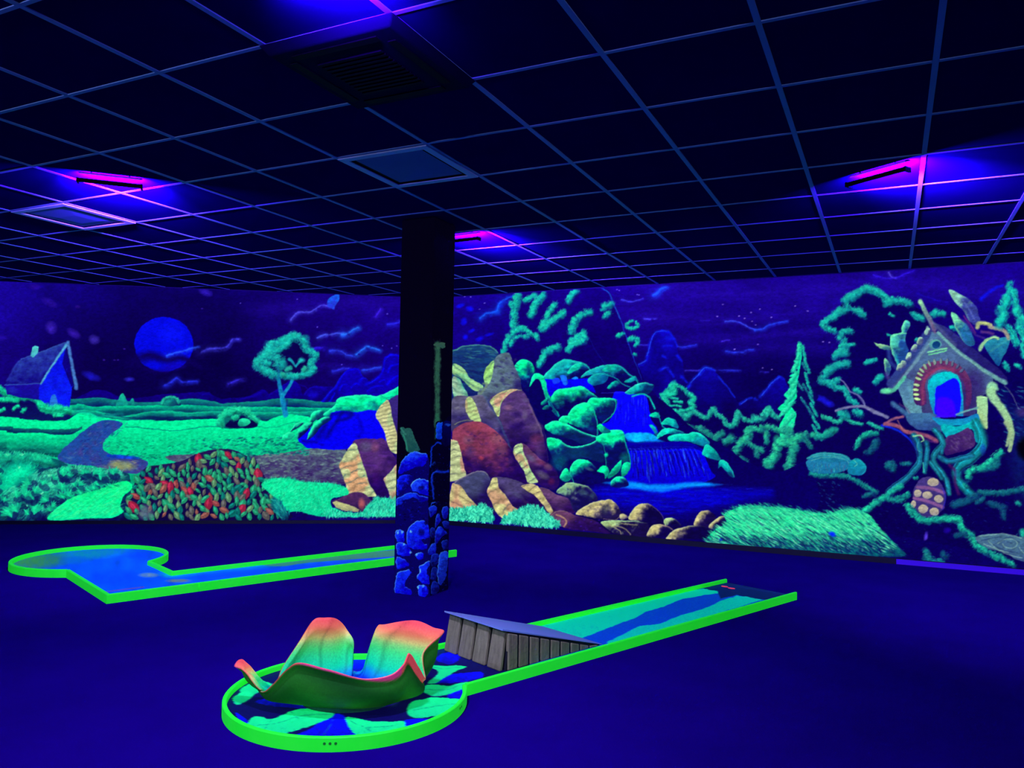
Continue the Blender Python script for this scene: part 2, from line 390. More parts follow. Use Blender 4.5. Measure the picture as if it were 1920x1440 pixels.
def paint_cottage():
    Z(0, 500)
    fill('50,1060 370,1050 370,1200 200,1180 60,1150', (24, 10, 150), (16, 10, 140), sm=False, tex=.3); blob(110, 1110, 60, 40, (30, 40, 170), .7)
    fill('370,1050 590,730 604,790 655,1075 620,1285 440,1260 350,1190 355,1060', (8, 14, 214), (10, 30, 236), sm=False, tex=.8)
    fill('600,760 660,1075 640,1080 560,870 590,730', (12, 2, 120), sm=False)
    for i in range(150):
        q = P([(rnd.uniform(370, 630), rnd.uniform(900, 1250))])[0]; dab(q[0], q[1], rnd.uniform(2, 4), 1, rnd.uniform(1.2, 2.2), mixc((24, 50, 250), (6, 4, 180), rnd.random()), .6)
    fill('40,1072 90,985 130,895 185,830 290,792 400,750 520,705 625,668 590,725 480,885 365,1045 200,1052', (38, 60, 160), (16, 8, 124), sm=False, tex=.7, ang=70)
    for y in (860, 920, 985): stroke('%d,%d %d,%d' % (200-(y-860)*.6, y, 470-(y-860)*.7, y-20), 10, (44, 50, 165), .4, 1)
    stroke('40,1065 200,1060 370,1050', 15, (50, 100, 180), .9, .8); stroke('60,1030 130,900 190,830', 22, (46, 70, 180), .7, 1)
    stroke('190,830 400,752 620,672', 14, (60, 100, 180), .8, .9)
    stroke('370,1052 470,890 600,700', 26, (80, 170, 205), .98, .6, 34); stroke('612,680 640,850 670,1000 688,1095', 40, (66, 120, 190), .98, .5, 46)
    fill('276,805 290,725 320,708 346,722 342,775 300,820', (80, 205, 195), (60, 160, 180), sm=False, tex=.5)
    fill('450,1262 455,1180 490,1150 515,1190 512,1262', (28, 100, 210), (40, 120, 200), tex=.4)

def paint_tree():
    Z(380, 500)
    # trunk and branches
    stroke('745,1330 725,1230 712,1150 690,1060 680,985', 66, (12, 128, 176), .98, .35, 40); stroke('722,1160 760,1110 795,1050 815,990 838,900 855,850', 40, (16, 140, 175), .98, .4, 30)
    stroke('760,1200 750,1290', 26, (20, 20, 130), .7, 1)
    stroke('710,1140 700,1220 715,1320', 12, (40, 190, 190), .7, .9)
    fill('570,765 640,705 740,665 800,620 860,630 915,670 935,730 1020,790 985,850 1010,920 960,965 860,990 740,985 620,965 530,940 485,880 520,820 590,800', (10, 3, 76), (9, 2, 70), tex=.2)
    for s_, w in (('570,770 630,715 700,680 750,670', 80), ('740,680 790,640 850,635 900,660 925,720', 80), ('925,740 980,775 1020,795 985,850', 56), ('985,850 970,890 1010,920 960,962 900,975', 54), ('900,975 840,985 760,985 700,975', 50),
                  ('520,830 600,800 660,820 710,850', 80), ('500,850 490,890 530,930 600,955 660,975', 74), ('560,860 600,880', 60), ('660,880 700,890', 60), ('650,760 700,740 780,700', 50)):
        leaves(s_, w, (24, 215, 178), (8, 110, 130), size=21, fan=.9)
    for s_, w in (('750,930 790,915', 40), ('900,930 940,915', 44), ('720,975 740,975', 40)): leaves(s_, w, (40, 190, 150), (8, 100, 110), size=20)
    stroke('838,900 800,850 780,835', 26, (20, 160, 170), .95, .5, 40); stroke('845,890 890,840', 24, (20, 160, 170), .95, .5, 44); blob(890, 840, 40, 32, (30, 190, 170), .9)
    stroke('690,985 685,940 680,900', 20, (16, 110, 150), .8, .7)

def paint_path_and_fields():
    Z(0, 750)
    fill('860,205 960,180 1090,200 1100,230 1040,280 960,340 925,400 935,450 1010,490 1240,525 1330,560 1300,620 1200,665 1000,625 800,590 640,580 520,530 560,445 640,380 740,290', (28, 70, 150), (60, 56, 130), tex=.9, ang=60)
    for i in range(420):
        x = rnd.uniform(520, 1280); y = rnd.uniform(200, 640)
        if abs(x-(1000-(y-200)*.75)) > 150 and y < 500: continue
        if y >= 500 and x < 560: continue
        q = P([(x, y)])[0]; dab(q[0], q[1], rnd.uniform(3, 9), rnd.uniform(1, 2.2), rnd.uniform(-.9, -.2) if y < 500 else rnd.uniform(-.1, .25), mixc((80, 130, 160), (14, 8, 120), rnd.random()), .5)
    fill('1000,490 1240,512 1230,530 1060,528 960,510', (8, 60, 200), tex=.5, a=.8)
    blob(1100, 590, 150, 52, (150, 165, 92), .9, 4); blob(960, 600, 110, 30, (100, 110, 120), .6)
    for i in range(40):
        q = P([(rnd.uniform(960, 1250), rnd.uniform(545, 640))])[0]; dab(q[0], q[1], rnd.uniform(4, 10), 1.2, rnd.uniform(-.1, .2), mixc((190, 190, 100), (90, 90, 110), rnd.random()), .6)
    # stony brown field
    Z(380, 750)
    fill('-330,520 -100,490 80,500 260,490 420,500 700,480 960,440 1270,420 1300,700 1250,760 900,770 520,760 380,740 200,700', (84, 104, 116), (56, 36, 96), tex=.8)
    for i in range(900):
        x = rnd.uniform(-200, 1290); y = rnd.uniform(430, 750); q = P([(x, y)])[0]
        if y < 500-max(0, (x-400))*.08: continue
        dab(q[0], q[1], rnd.uniform(4, 10), rnd.uniform(1.2, 2.6), rnd.uniform(-.35, .35), mixc((130, 176, 146), (34, 14, 84), np.clip(rnd.random()*.9+(y-560)/800, 0, 1)), .6)
    for i in range(260):
        x = rnd.uniform(-100, 950); y = rnd.uniform(330, 500)+max(0, 600-x)*.02; q = P([(x, y)])[0]
        dab(q[0], q[1], rnd.uniform(4, 9), rnd.uniform(1.6, 3), rnd.uniform(-.4, .2), mixc((16, 220, 150), (6, 40, 80), rnd.random()), .6)
    # round bushes
    fill('150,250 145,170 190,110 260,85 350,80 420,110 450,160 490,190 490,240 400,255', (8, 130, 110), (8, 8, 74), tex=.3, ang=50)
    leaves('165,230 160,170 210,115 300,92 390,100 440,150 480,190', 56, (30, 235, 160), (6, 130, 110), size=26)
    fill('220,245 240,190 300,160 360,140 400,170 460,190 480,240', (8, 10, 74), (8, 2, 66)); leaves('270,170 300,150 320,160', 40, (24, 220, 150), (6, 110, 100), size=24)
    fill('318,225 330,180 380,165 420,180 430,205 380,235 340,240', (30, 225, 155), (8, 110, 100), tex=.5); leaves('150,200 170,150', 40, (30, 235, 160), (6, 150, 120), size=22)
    stroke('480,240 650,245 760,215 860,200', 9, (8, 70, 90), .7, .8)

def paint_front_left():
    Z(0, 750)
    # leafy foreground on the left
    fill('-1300,480 0,465 150,470 300,490 500,530 640,590 860,620 1130,650 1180,760 1240,1080 -1300,1080', (6, 86, 96), (9, 4, 70), tex=.5)
    leaves('-1250,560 -600,540 0,520 250,520 480,560', 110, (20, 225, 155), (6, 90, 96), n=330, size=42, fan=1.2)
    leaves('-1250,760 -700,700 -300,650 0,620', 260, (20, 235, 160), (6, 80, 90), n=420, size=60, fan=1.2)
    blob(170, 650, 190, 120, (4, 235, 165), .95, -10); blob(60, 760, 130, 110, (4, 225, 160), .9); blob(10, 900, 90, 150, (4, 215, 150), .8)
    leaves('40,760 200,640 320,600', 90, (10, 245, 170), (8, 200, 140), n=60, size=40, base=False)
    leaves('420,680 640,640 860,660 1120,690', 100, (60, 225, 165), (6, 60, 84), n=210, size=42, fan=1.0)
    leaves('320,720 560,760 800,800', 150, (40, 205, 155), (8, 30, 80), n=240, size=52, fan=1.0, ang=-40)
    leaves('100,900 330,870 560,850', 210, (30, 205, 150), (8, 30, 78), n=260, size=70, fan=.6, ang=-25)
    leaves('-1250,950 -700,960 -200,980 60,1000', 200, (30, 205, 150), (8, 30, 78), n=460, size=64, fan=.8, ang=-30)
    leaves('120,1040 300,1040 430,980', 90, (30, 200, 150), (8, 10, 76), n=90, size=52, fan=.5, ang=-45)
    for (x, y) in ((440, 690), (700, 740), (560, 850), (370, 850), (250, 960), (430, 960), (170, 620), (620, 900), (830, 760), (900, 700), (980, 770), (200, 500), (70, 500)):
        q = P([(x, y)])[0]
        for k in range(7):
            a_ = -1.6+rnd.uniform(-1.1, 1.1); dab(q[0]+math.cos(a_)*4, q[1]+math.sin(a_)*4, 5.5, 1.5, a_, mixc((130, 255, 190), (20, 190, 140), rnd.random()), .8)
    # clumps of pointed leaves with dark gaps between them
    for i in range(190):
        x = rnd.uniform(-1200, 1130); y = rnd.uniform(500, 1060)
        if y < np.interp(x, [-1200, 400, 1130], [500, 560, 680]) or (abs(x-160) < 160 and abs(y-650) < 90) or (x > 480 and y > 1010-(x-480)*.36): continue
        q = P([(x, y)])[0]; s = rnd.uniform(9, 17); a0 = rnd.uniform(-2.4, -.6); big = (y-480)/560
        dab(q[0]+4, q[1]+6, s*1.3, s*.75, a0+1.5, C((8, 20, 80)), .55)
        for k in range(rnd.randint(5, 8)):
            a_ = a0+(k-3)*.33; L = s*(.7+.5*big)*rnd.uniform(.7, 1.1)
            dab(q[0]+math.cos(a_)*L*.8, q[1]+math.sin(a_)*L*.8, L, L*.24, a_, mixc((24, 235, 156), (8, 140, 116), min(1, abs(k-2)*.22+rnd.random()*.3)), .9, True)
    # bright grassy bank
    fill('455,1085 470,1010 600,905 760,840 900,800 1050,745 1150,730 1190,790 1110,870 1085,960 1110,1010 1000,1060 840,1065', (6, 252, 136), (6, 225, 150), tex=.3)
    grass('470,1060 480,1000 620,900 900,800 1150,735 1170,800 1090,880 1090,1000 900,1050', (90, 255, 150), (4, 190, 120), 420, 110, -28, .25, 7, .4)
    for i in range(60):
        x = rnd.uniform(560, 1100); y = 860-(x-560)*.2+rnd.uniform(-12, 30); q = P([(x, y)])[0]; dab(q[0], q[1], 9, 1.2, rnd.uniform(-2.9, -2.4), mixc((10, 240, 140), (6, 80, 80), rnd.random()), .7)
    # shrub with red and pale leaves
    fill('1130,1040 1160,880 1240,700 1330,600 1600,560 1850,460 2060,440 2180,480 2300,560 2360,650 2420,760 2540,860 2580,980 2520,1080 1200,1085', (32, 18, 76), (12, 4, 60), tex=.5)
    spots = []
    tries = 0
    while len(spots) < 420 and tries < 9000:
        tries += 1
        x = rnd.uniform(1150, 2540); y = rnd.uniform(470, 1060)
        ytop = np.interp(x, [1150, 1240, 1350, 1600, 1750, 1900, 2060, 2200, 2300, 2400, 2540], [900, 700, 600, 600, 540, 480, 450, 490, 580, 720, 880])
        if y < ytop: continue
        if any((x-a)**2+((y-b)*1.0)**2 < 44**2 for a, b in spots): continue
        spots.append((x, y))
    spots.sort(key=lambda s: s[1])
    reds = [(1350, 720), (1210, 880), (1200, 950), (1370, 600), (1800, 505), (2060, 480), (1690, 820), (1560, 800), (1890, 910), (2320, 690), (2230, 850), (1980, 900), (2120, 610), (1900, 600), (2200, 990), (1520, 770), (2170, 720), (1930, 960)]
    for (x, y) in spots:
        q = P([(x, y)])[0]; dr = min(math.hypot(x-a, y-b) for a, b in reds)
        r = rnd.random()
        if dr < 34: col = (196, 40, 80) if r < .6 else (184, 84, 84)
        elif r < .42: col = (40, 190, 132)
        elif r < .62: col = (110, 178, 120)
        elif r < .8: col = (10, 140, 128)
        elif r < .95: col = (112, 112, 108)
        else: col = (176, 104, 92)
        a_ = rnd.choice([-1, 1, 1])*rnd.uniform(.4, 1.7); s = rnd.uniform(8, 14)*(1.35 if dr < 34 else 1)
        dab(q[0]+1.5, q[1]+2, s*1.15, s*.7, a_, C((12, 4, 58)), .85, True); s_w = rnd.uniform(.5, .72); dab(q[0], q[1], s*1.2, s*s_w*1.1, a_, C(tuple(v*.72 for v in col)), .97, True)
        dab(q[0]-s*.14, q[1]-s*.2, s*.7, s*.28, a_, C(tuple(min(255, v*1.1+10) for v in col)), .6, True)
        dab(q[0], q[1], s*.85, .8, a_, C(tuple(v*.5 for v in col)), .7)
    blob(1310, 1010, 90, 85, (84, 100, 120), .9, 30)
    # grass mounds beneath the rocks
    Z(380, 750)
    fill('530,750 620,708 750,700 900,735 1050,740 1180,755 1290,790 1310,850 1180,880 1150,930 1180,1010 1100,1050 960,1030 860,1000 780,1010 720,960 640,870 560,800', (10, 232, 150), (8, 200, 140), tex=.4)
    grass('530,760 620,712 750,704 900,740 1180,760 1290,795 1290,850 1160,890 1100,1000 960,1020 860,995 780,1000 640,870', (60, 255, 175), (4, 150, 110), 620, 60, -60, .7, 7, .6)
    for i in range(120):
        x = rnd.uniform(540, 1290); y = np.interp(x, [540, 620, 750, 900, 1180, 1290], [745, 708, 700, 735, 755, 790])+rnd.uniform(-10, 10); q = P([(x, y)])[0]
        dab(q[0], q[1], rnd.uniform(4, 8), 1.1, rnd.uniform(-2.2, -.9), mixc((40, 245, 165), (10, 150, 120), rnd.random()), .8)
    stroke('960,860 1050,900 1120,840 1000,820', 8, (40, 150, 110), .5, .8); stroke('900,800 1010,860 1090,830', 7, (60, 160, 110), .5, .8)
    leaves('660,920 700,1000 740,1040', 90, (10, 150, 140), (8, 40, 80), n=60, size=60, ang=60, fan=.4)

def paint_left_rocks():
    Z(380, 500)
    rock('1085,1330 1190,1245 1205,1195 1295,1163 1450,1152 1580,1160 1700,1110 1780,1068 1900,1050 2000,1080 2000,1300 1560,1310 1300,1312 1150,1345', (6, 240, 152), (8, 90, 120), (40, 255, 180), 16, (-.2, -1), .3, 1.1)
    stroke('1230,1250 1330,1270 1480,1275', 30, (6, 160, 130), .5, 1); stroke('1600,1160 1660,1180 1780,1150', 12, (6, 100, 120), .7, 1)
    Z(380, 750)
    fill('860,350 960,260 1080,190 1140,160 1170,110 1300,100 1400,108 1580,105 1700,300 1660,380 1430,350 1360,400 1270,445 970,435 900,400', (6, 4, 235), (4, 0, 225), tex=.3, noise=NV)
    for s_, w in (('1150,150 1100,230 1040,330', 60), ('1260,110 1200,200 1110,330', 50), ('1200,190 1290,170 1350,130', 40), ('1160,130 1240,120 1340,112', 40)): stroke(s_, w, (6, 4, 104), .75, 1, w*1.6)
    stroke('1400,150 1430,260 1410,330', 60, (6, 0, 150), .6, 1); stroke('900,370 1010,380 1080,400', 40, (8, 0, 130), .8, 1); stroke('1040,390 1190,380', 30, (2, 2, 250), .7, 1)
    rock('940,345 985,240 1030,190 1085,155 1140,150 1155,180 1070,235 1030,290 975,345', (12, 225, 150), (6, 30, 90), (40, 250, 175), 16, (-.7, -.7), .2, .9)
    rock('955,190 985,115 1050,92 1088,108 1050,160 1000,200 990,230 950,260', (16, 232, 152), (8, 60, 96), (40, 250, 175), 12, (-.6, -.7), .2, 1)
    rock('795,270 840,212 895,200 905,212 870,245 800,285', (16, 215, 150), (8, 40, 84), (50, 240, 175), 10); rock('860,270 920,215 990,205 960,260 900,320 850,350', (12, 215, 148), (8, 10, 80), (40, 240, 170), 14)
    rock('718,345 735,310 780,288 830,310 800,350 760,362', (16, 225, 150), (10, 140, 110), (50, 250, 175), 10)
    # brown split boulders
    fill('1660,0 1700,0 2050,-60 2100,300 2000,600 1760,560 1740,300', (54, 34, 118), (30, 12, 90), tex=.5, noise=NM)
    banded('1665,0 1620,30 1568,100 1560,150 1590,200 1635,280 1660,400 1690,460 1760,480 1765,400 1745,290 1730,230 1700,130 1690,60', (196, 196, 136), (170, 190, 130), (90, 90, 90), 34, -14)
    fill('1690,10 1725,150 1740,240 1765,300 1800,200 1800,-40 1700,-20', (56, 40, 124), (44, 26, 108), tex=.4)
    rock('1345,395 1430,345 1560,352 1640,355 1700,470 1770,560 1800,640 1700,700 1680,860 1560,900 1480,860 1430,600', (78, 40, 108), (30, 6, 84), None, 10, (-.3, -.9), .5, 1, NM)
    for b in ((1470, 420, 70, 60, (92, 104, 120)), (1550, 420, 46, 60, (140, 84, 104)), (1500, 640, 60, 40, (86, 44, 108)), (1560, 520, 40, 70, (80, 48, 110)), (1560, 700, 50, 90, (60, 14, 96))): blob(*b, .55)
    banded('1230,600 1245,545 1300,455 1345,395 1385,400 1430,540 1470,650 1500,750 1540,820 1560,870 1440,860 1300,850 1290,770 1262,690', (184, 196, 136), (206, 158, 112), (60, 100, 104), 62, -18)
    stroke('1350,390 1390,440 1440,600 1480,720 1530,830', 16, (150, 210, 150), .6, .9)
    banded('1640,740 1630,700 1690,650 1730,590 1790,575 1850,700 1820,880 1700,900 1670,820', (186, 200, 144), (190, 150, 122), (86, 110, 110), 66, -14)
    fill('1150,915 1240,880 1320,840 1400,828 1480,860 1520,930 1480,980 1400,1005 1200,920', (84, 44, 92), (42, 18, 74), tex=.6); blob(1430, 930, 40, 60, (190, 96, 90), .8)
    fill('1165,925 1200,908 1300,940 1412,985 1400,1008 1290,1000 1200,965', (190, 196, 124), (150, 150, 110), sm=False, tex=.4)
    fill('1070,1040 1080,980 1180,970 1290,1010 1420,1010 1500,940 1560,880 1640,880 1760,905 1900,900 1900,1035 1500,1050 1300,1055', (8, 200, 150), (8, 214, 156), tex=.4)
    grass('1060,1040 1080,985 1180,975 1290,1010 1420,1010 1500,930 1560,875 1640,880 1900,890 1900,1035 1300,1050', (80, 250, 190), (6, 120, 110), 700, 52, -80, .7, 8, .75)

def paint_right_far():
    Z(840, 500)
    cloud('290,462 340,425 400,415 445,395', 34, (16, 84, 240), .95); cloud('445,395 455,350 480,310 540,280 600,268', 44, (14, 76, 238), .9)
    for b in ((110, 352, 50, 22, -20), (195, 378, 44, 30, 10), (140, 492, 36, 44, 30), (210, 575, 40, 22, -30), (155, 630, 30, 30, 0), (285, 650, 50, 26, -25), (370, 612, 56, 18, -15), (0, 420, 60, 40, 0), (-60, 600, 60, 30, 0)): blob(*b[:4], (12, 10, 230), .9, b[4])
    cloud('1560,298 1640,312 1700,305 1755,290', 14, (60, 60, 235), .9); cloud('1770,470 1830,466 1880,470', 14, (50, 40, 220), .9); cloud('1860,250 1900,210 1930,190', 40, (30, 60, 235), .8)
    for x, y in ((150, 265), (205, 268), (285, 382), (1520, 205), (1540, 212), (1700, 248), (1715, 255), (330, 325), (600, 240)): blob(x, y, 11, 6, (130, 110, 245), .95)
    Z(1180, 500)
    cloud('210,255 260,230 280,200 340,178', 34, (24, 76, 240), .85)
    cloud('860,490 960,492 1020,518 1080,550 1130,570', 15, (52, 70, 238), .95); cloud('1130,570 1210,555 1250,525 1320,508 1420,490', 24, (30, 60, 235), .9)
    cloud('130,468 200,470 250,466', 14, (70, 60, 240), .9); cloud('640,480 720,482', 12, (40, 20, 190), .7); cloud('830,670 900,662', 12, (60, 40, 215), .8)
    cloud('870,760 940,770 1020,770 1060,750 1120,740', 24, (34, 56, 236), .85); cloud('400,710 480,722 540,712 600,700', 22, (34, 46, 235), .85); cloud('90,705 170,702', 14, (50, 50, 220), .7)
    cloud('500,935 620,935 700,930', 12, (60, 50, 225), .8); cloud('760,930 860,932 930,935 1000,932', 20, (36, 46, 230), .85); cloud('1180,945 1250,948', 14, (50, 40, 220), .8)
    for x, y in ((840, 340), (1175, 380), (1095, 412), (1035, 462), (1280, 452), (1105, 492), (1135, 525), (1490, 352), (1605, 398), (985, 440), (1155, 700), (945, 740), (1200, 912), (1285, 922), (790, 445), (1740, 675), (1800, 680)): blob(x, y, 12, 7, (150, 120, 235), .9)
    # blue mountains
    fill('-100,1100 20,940 70,890 140,850 175,760 195,660 235,590 290,572 350,580 395,630 420,710 445,790 480,850 490,960 530,1100 530,1300 -100,1300', (14, 4, 168), (9, 0, 80), tex=.5, noise=NM)
    for s_, w in (('80,890 140,850 170,760 195,650 245,590 300,575', 42), ('300,575 360,590 400,650 430,720', 34), ('430,800 470,850', 40), ('280,930 330,905 370,950 400,990', 46), ('340,640 400,650', 50), ('300,800 330,820', 34), ('470,990 520,1040', 40), ('310,710 380,715', 30)):
        stroke(s_, w*1.2, (14, 24, 225), .85, 1, w*.8, 1.0)
    stroke('160,800 190,680 230,600 300,576 345,580', 13, (46, 110, 245), .8, .9, 8, .8); stroke('85,880 150,845', 13, (50, 110, 245), .8, .9); stroke('300,915 350,905', 12, (40, 80, 240), .7, 1)
    fill('520,1110 590,1000 640,950 680,905 740,915 790,960 860,1050 930,1140 1000,1230 1100,1180 1160,1185 1200,1120 1280,1050 1340,988 1390,1000 1430,1080 1500,1200 1500,1350 520,1350', (12, 4, 150), (9, 0, 76), tex=.45, noise=NM)
    for s_, w in (('530,1090 590,1000 640,960', 44), ('640,960 680,908 760,925', 50), ('1000,1235 1060,1190 1100,1180', 34), ('1180,1170 1240,1100 1280,1050 1350,990', 48), ('1350,990 1395,1010', 34), ('800,990 880,1080 950,1180', 26), ('1130,1190 1150,1200', 40)):
        stroke(s_, w*1.2, (16, 40, 232), .85, 1, w*.8, 1.0)
    stroke('560,1040 640,955 685,908 740,912', 13, (60, 140, 250), .8, .9, 7, .8); stroke('1190,1165 1260,1070 1350,992', 12, (60, 120, 250), .75, .9, 8, .8); stroke('1010,1235 1060,1195', 12, (60, 120, 250), .7, .9)
    for x, y in ((1730, 1190), (1790, 1230)): blob(x, y, 70, 36, (22, 20, 210), .85, 20)
    # steep wooded mountain
    Z(840, 500)
    fill('470,790 515,650 565,570 570,450 550,350 600,250 700,200 1000,180 1390,190 1470,260 1500,340 1560,480 1600,640 1660,790 1710,900 1780,1060 1780,1200 470,1200', (20, 0, 116), (9, 0, 84), tex=.35, noise=NM)
    stroke('1385,195 1450,240 1485,330 1540,450 1580,560 1620,690 1680,850 1745,1020', 22, (20, 66, 200), .85, .9, 9)
    stroke('1400,200 1460,250 1500,350 1550,470', 8, (40, 150, 200), .7, .9); stroke('1080,780 1140,740 1260,640 1320,740 1400,860', 12, (16, 40, 190), .4, 1)
    for s_, w in (('630,245 610,320 595,400 595,480 600,550', 66), ('570,325 575,360', 44), ('785,262 720,285 690,315', 46), ('870,252 820,290 790,340 770,390 745,450', 60), ('970,340 920,390 890,450 850,520 830,560', 52), ('1045,410 990,450 930,500 880,540 845,565', 60),
                  ('1165,215 1115,250 1080,320', 56), ('1280,400 1220,425 1170,460 1130,510 1105,585', 64), ('1230,600 1170,635 1100,690', 58), ('1245,640 1190,680 1110,710 1080,760', 52), ('680,550 600,590 545,640 520,700 495,770', 52),
                  ('690,550 735,600 770,620', 44), ('655,620 600,650 565,710', 36), ('680,635 715,630', 40), ('800,610 800,655', 40), ('1000,715 930,745 880,780 840,850 815,890', 56), ('900,745 930,760', 50), ('1470,335 1425,350 1400,380', 56), ('1455,420 1410,450', 48),
                  ('1575,605 1520,625', 38), ('1600,520 1660,485', 34), ('1690,495 1715,535 1650,560 1600,545', 26), ('1620,660 1680,640 1715,680', 42), ('1715,690 1680,715', 30), ('1680,785 1690,795', 32)):
        leaves(s_, w, (24, 225, 165), (6, 110, 140), size=26, fan=.5, under=(10, 50, 130))

def paint_falls():
    Z(840, 500)
    fill('870,1005 1280,1008 1330,1140 1200,1085 960,1110 925,1190 850,1060', (6, 4, 235), (8, 2, 200), tex=.4, noise=NV, sm=False)
    Z(840, 750)
    # dark ground behind the stones and the pool
    fill('820,0 1500,-60 1800,-60 2000,60 2200,250 2500,420 2700,560 3000,640 3200,560 3300,700 3300,1000 2700,1150 2300,1150 1400,1080 900,800 780,400', (9, 0, 80), (8, 0, 90), tex=.3)
    fill('1490,-60 1600,-72 1720,-62 1780,-30 1810,60 1830,180 1880,300 1580,310 1440,290 1370,225 1460,170', (8, 6, 240), (6, 2, 236), tex=.6, noise=NV)
    for i in range(44):
        x = rnd.uniform(1500, 1800); y = rnd.uniform(-50, 200); q = P([(x, y)])[0]
        dab(q[0], q[1], rnd.uniform(8, 24), rnd.uniform(.8, 1.8), 1.57+rnd.uniform(-.04, .04), mixc((50, 90, 255), (4, 0, 150), rnd.random()), .5)
    stroke('1380,-62 1500,-66 1640,-68 1760,-50', 9, (60, 70, 250), .7, .8)
    fill('1590,385 1700,385 1900,380 2100,370 2220,400 2290,440 2330,480 1640,480 1600,440', (8, 0, 150), (6, 0, 140), tex=.3)
    fill('1620,470 1760,455 1920,450 2100,440 2200,440 2290,470 2330,560 2370,640 2400,700 2200,760 1900,760 1600,740 1560,700 1630,600', (6, 4, 225), (8, 0, 190), tex=.6, noise=NV)
    for i in range(60):
        u = rnd.random(); x = 1630+u*620; y = rnd.uniform(455, 690); x += (y-450)*u*.4*u; q = P([(x, y)])[0]
        dab(q[0], q[1], rnd.uniform(8, 26), rnd.uniform(.8, 2.2), 1.57-u*.28, mixc((50, 120, 255), (8, 0, 90), rnd.choice([0, .15, .3, .8, 1, 1])), .6)
    for u in np.linspace(0.05, .95, 13):
        x = 1660+u*600; stroke('%d,%d %d,%d %d,%d' % (x-10, 470, x+4, 500, x+14+u*70, 680), 26, (8, 0, 84), .75, .9, 16, .8)
    for u in np.linspace(0.02, .98, 15):
        x = 1640+u*610; stroke('%d,%d %d,%d %d,%d' % (x-20, 440, x, 470, x+14+u*60, 640), 11, (64, 150, 255), .55, 1, 4)
    stroke('1620,445 1800,430 2000,425 2180,425 2280,470', 8, (30, 60, 230), .5, 1)
    fill('1575,315 1640,292 1760,285 1850,300 1900,345 1960,375 1820,388 1640,388 1600,360', (4, 160, 240), (4, 110, 236), tex=.5, soft=20)
    fill('1580,320 1640,295 1780,292 1850,312 1880,350 1700,375 1620,350', (10, 180, 244), tex=.4, a=.8)
    # pool with foam
    fill('1180,790 1280,775 1400,740 1900,735 2200,730 2500,760 2860,770 2940,780 2950,900 2700,960 2500,1020 2400,1050 2200,1100 1900,1110 1500,1010 1300,900', (5, 2, 226), (9, 0, 118), tex=.5, noise=NH, soft=110)
    fill('1370,745 1470,725 1640,720 1800,745 2000,745 2130,730 2280,728 2400,742 2480,768 2330,790 2160,800 2010,830 1900,842 1720,820 1560,800 1480,775', (4, 140, 238), (6, 90, 240), tex=.6, noise=NH, soft=24)
    stroke('1640,765 1900,790 2100,775 2350,755', 40, (16, 160, 238), .7, 1, 20)
    for i in range(210):
        x = rnd.uniform(1260, 2900); y = rnd.uniform(790, 1080)
        if y > 800+(x-1250)*.9: continue
        q = P([(x, y)])[0]; dab(q[0], q[1], rnd.uniform(8, 30), rnd.uniform(.7, 1.5), rnd.uniform(0, .07), mixc((24, 40, 245), (8, 0, 80), min(1, rnd.random()*.5+(y-780)/260)), .5)
    for x, y, l in ((1640, 905, 90), (1740, 920, 60), (1880, 905, 120), (1960, 960, 110), (1850, 1010, 80), (2300, 815, 150), (2500, 760, 120), (1600, 845, 100), (2100, 1000, 70), (2350, 900, 90)): stroke('%d,%d %d,%d' % (x-l/2, y, x+l/2, y+3), 8, (40, 110, 240), .55, 1, 3)

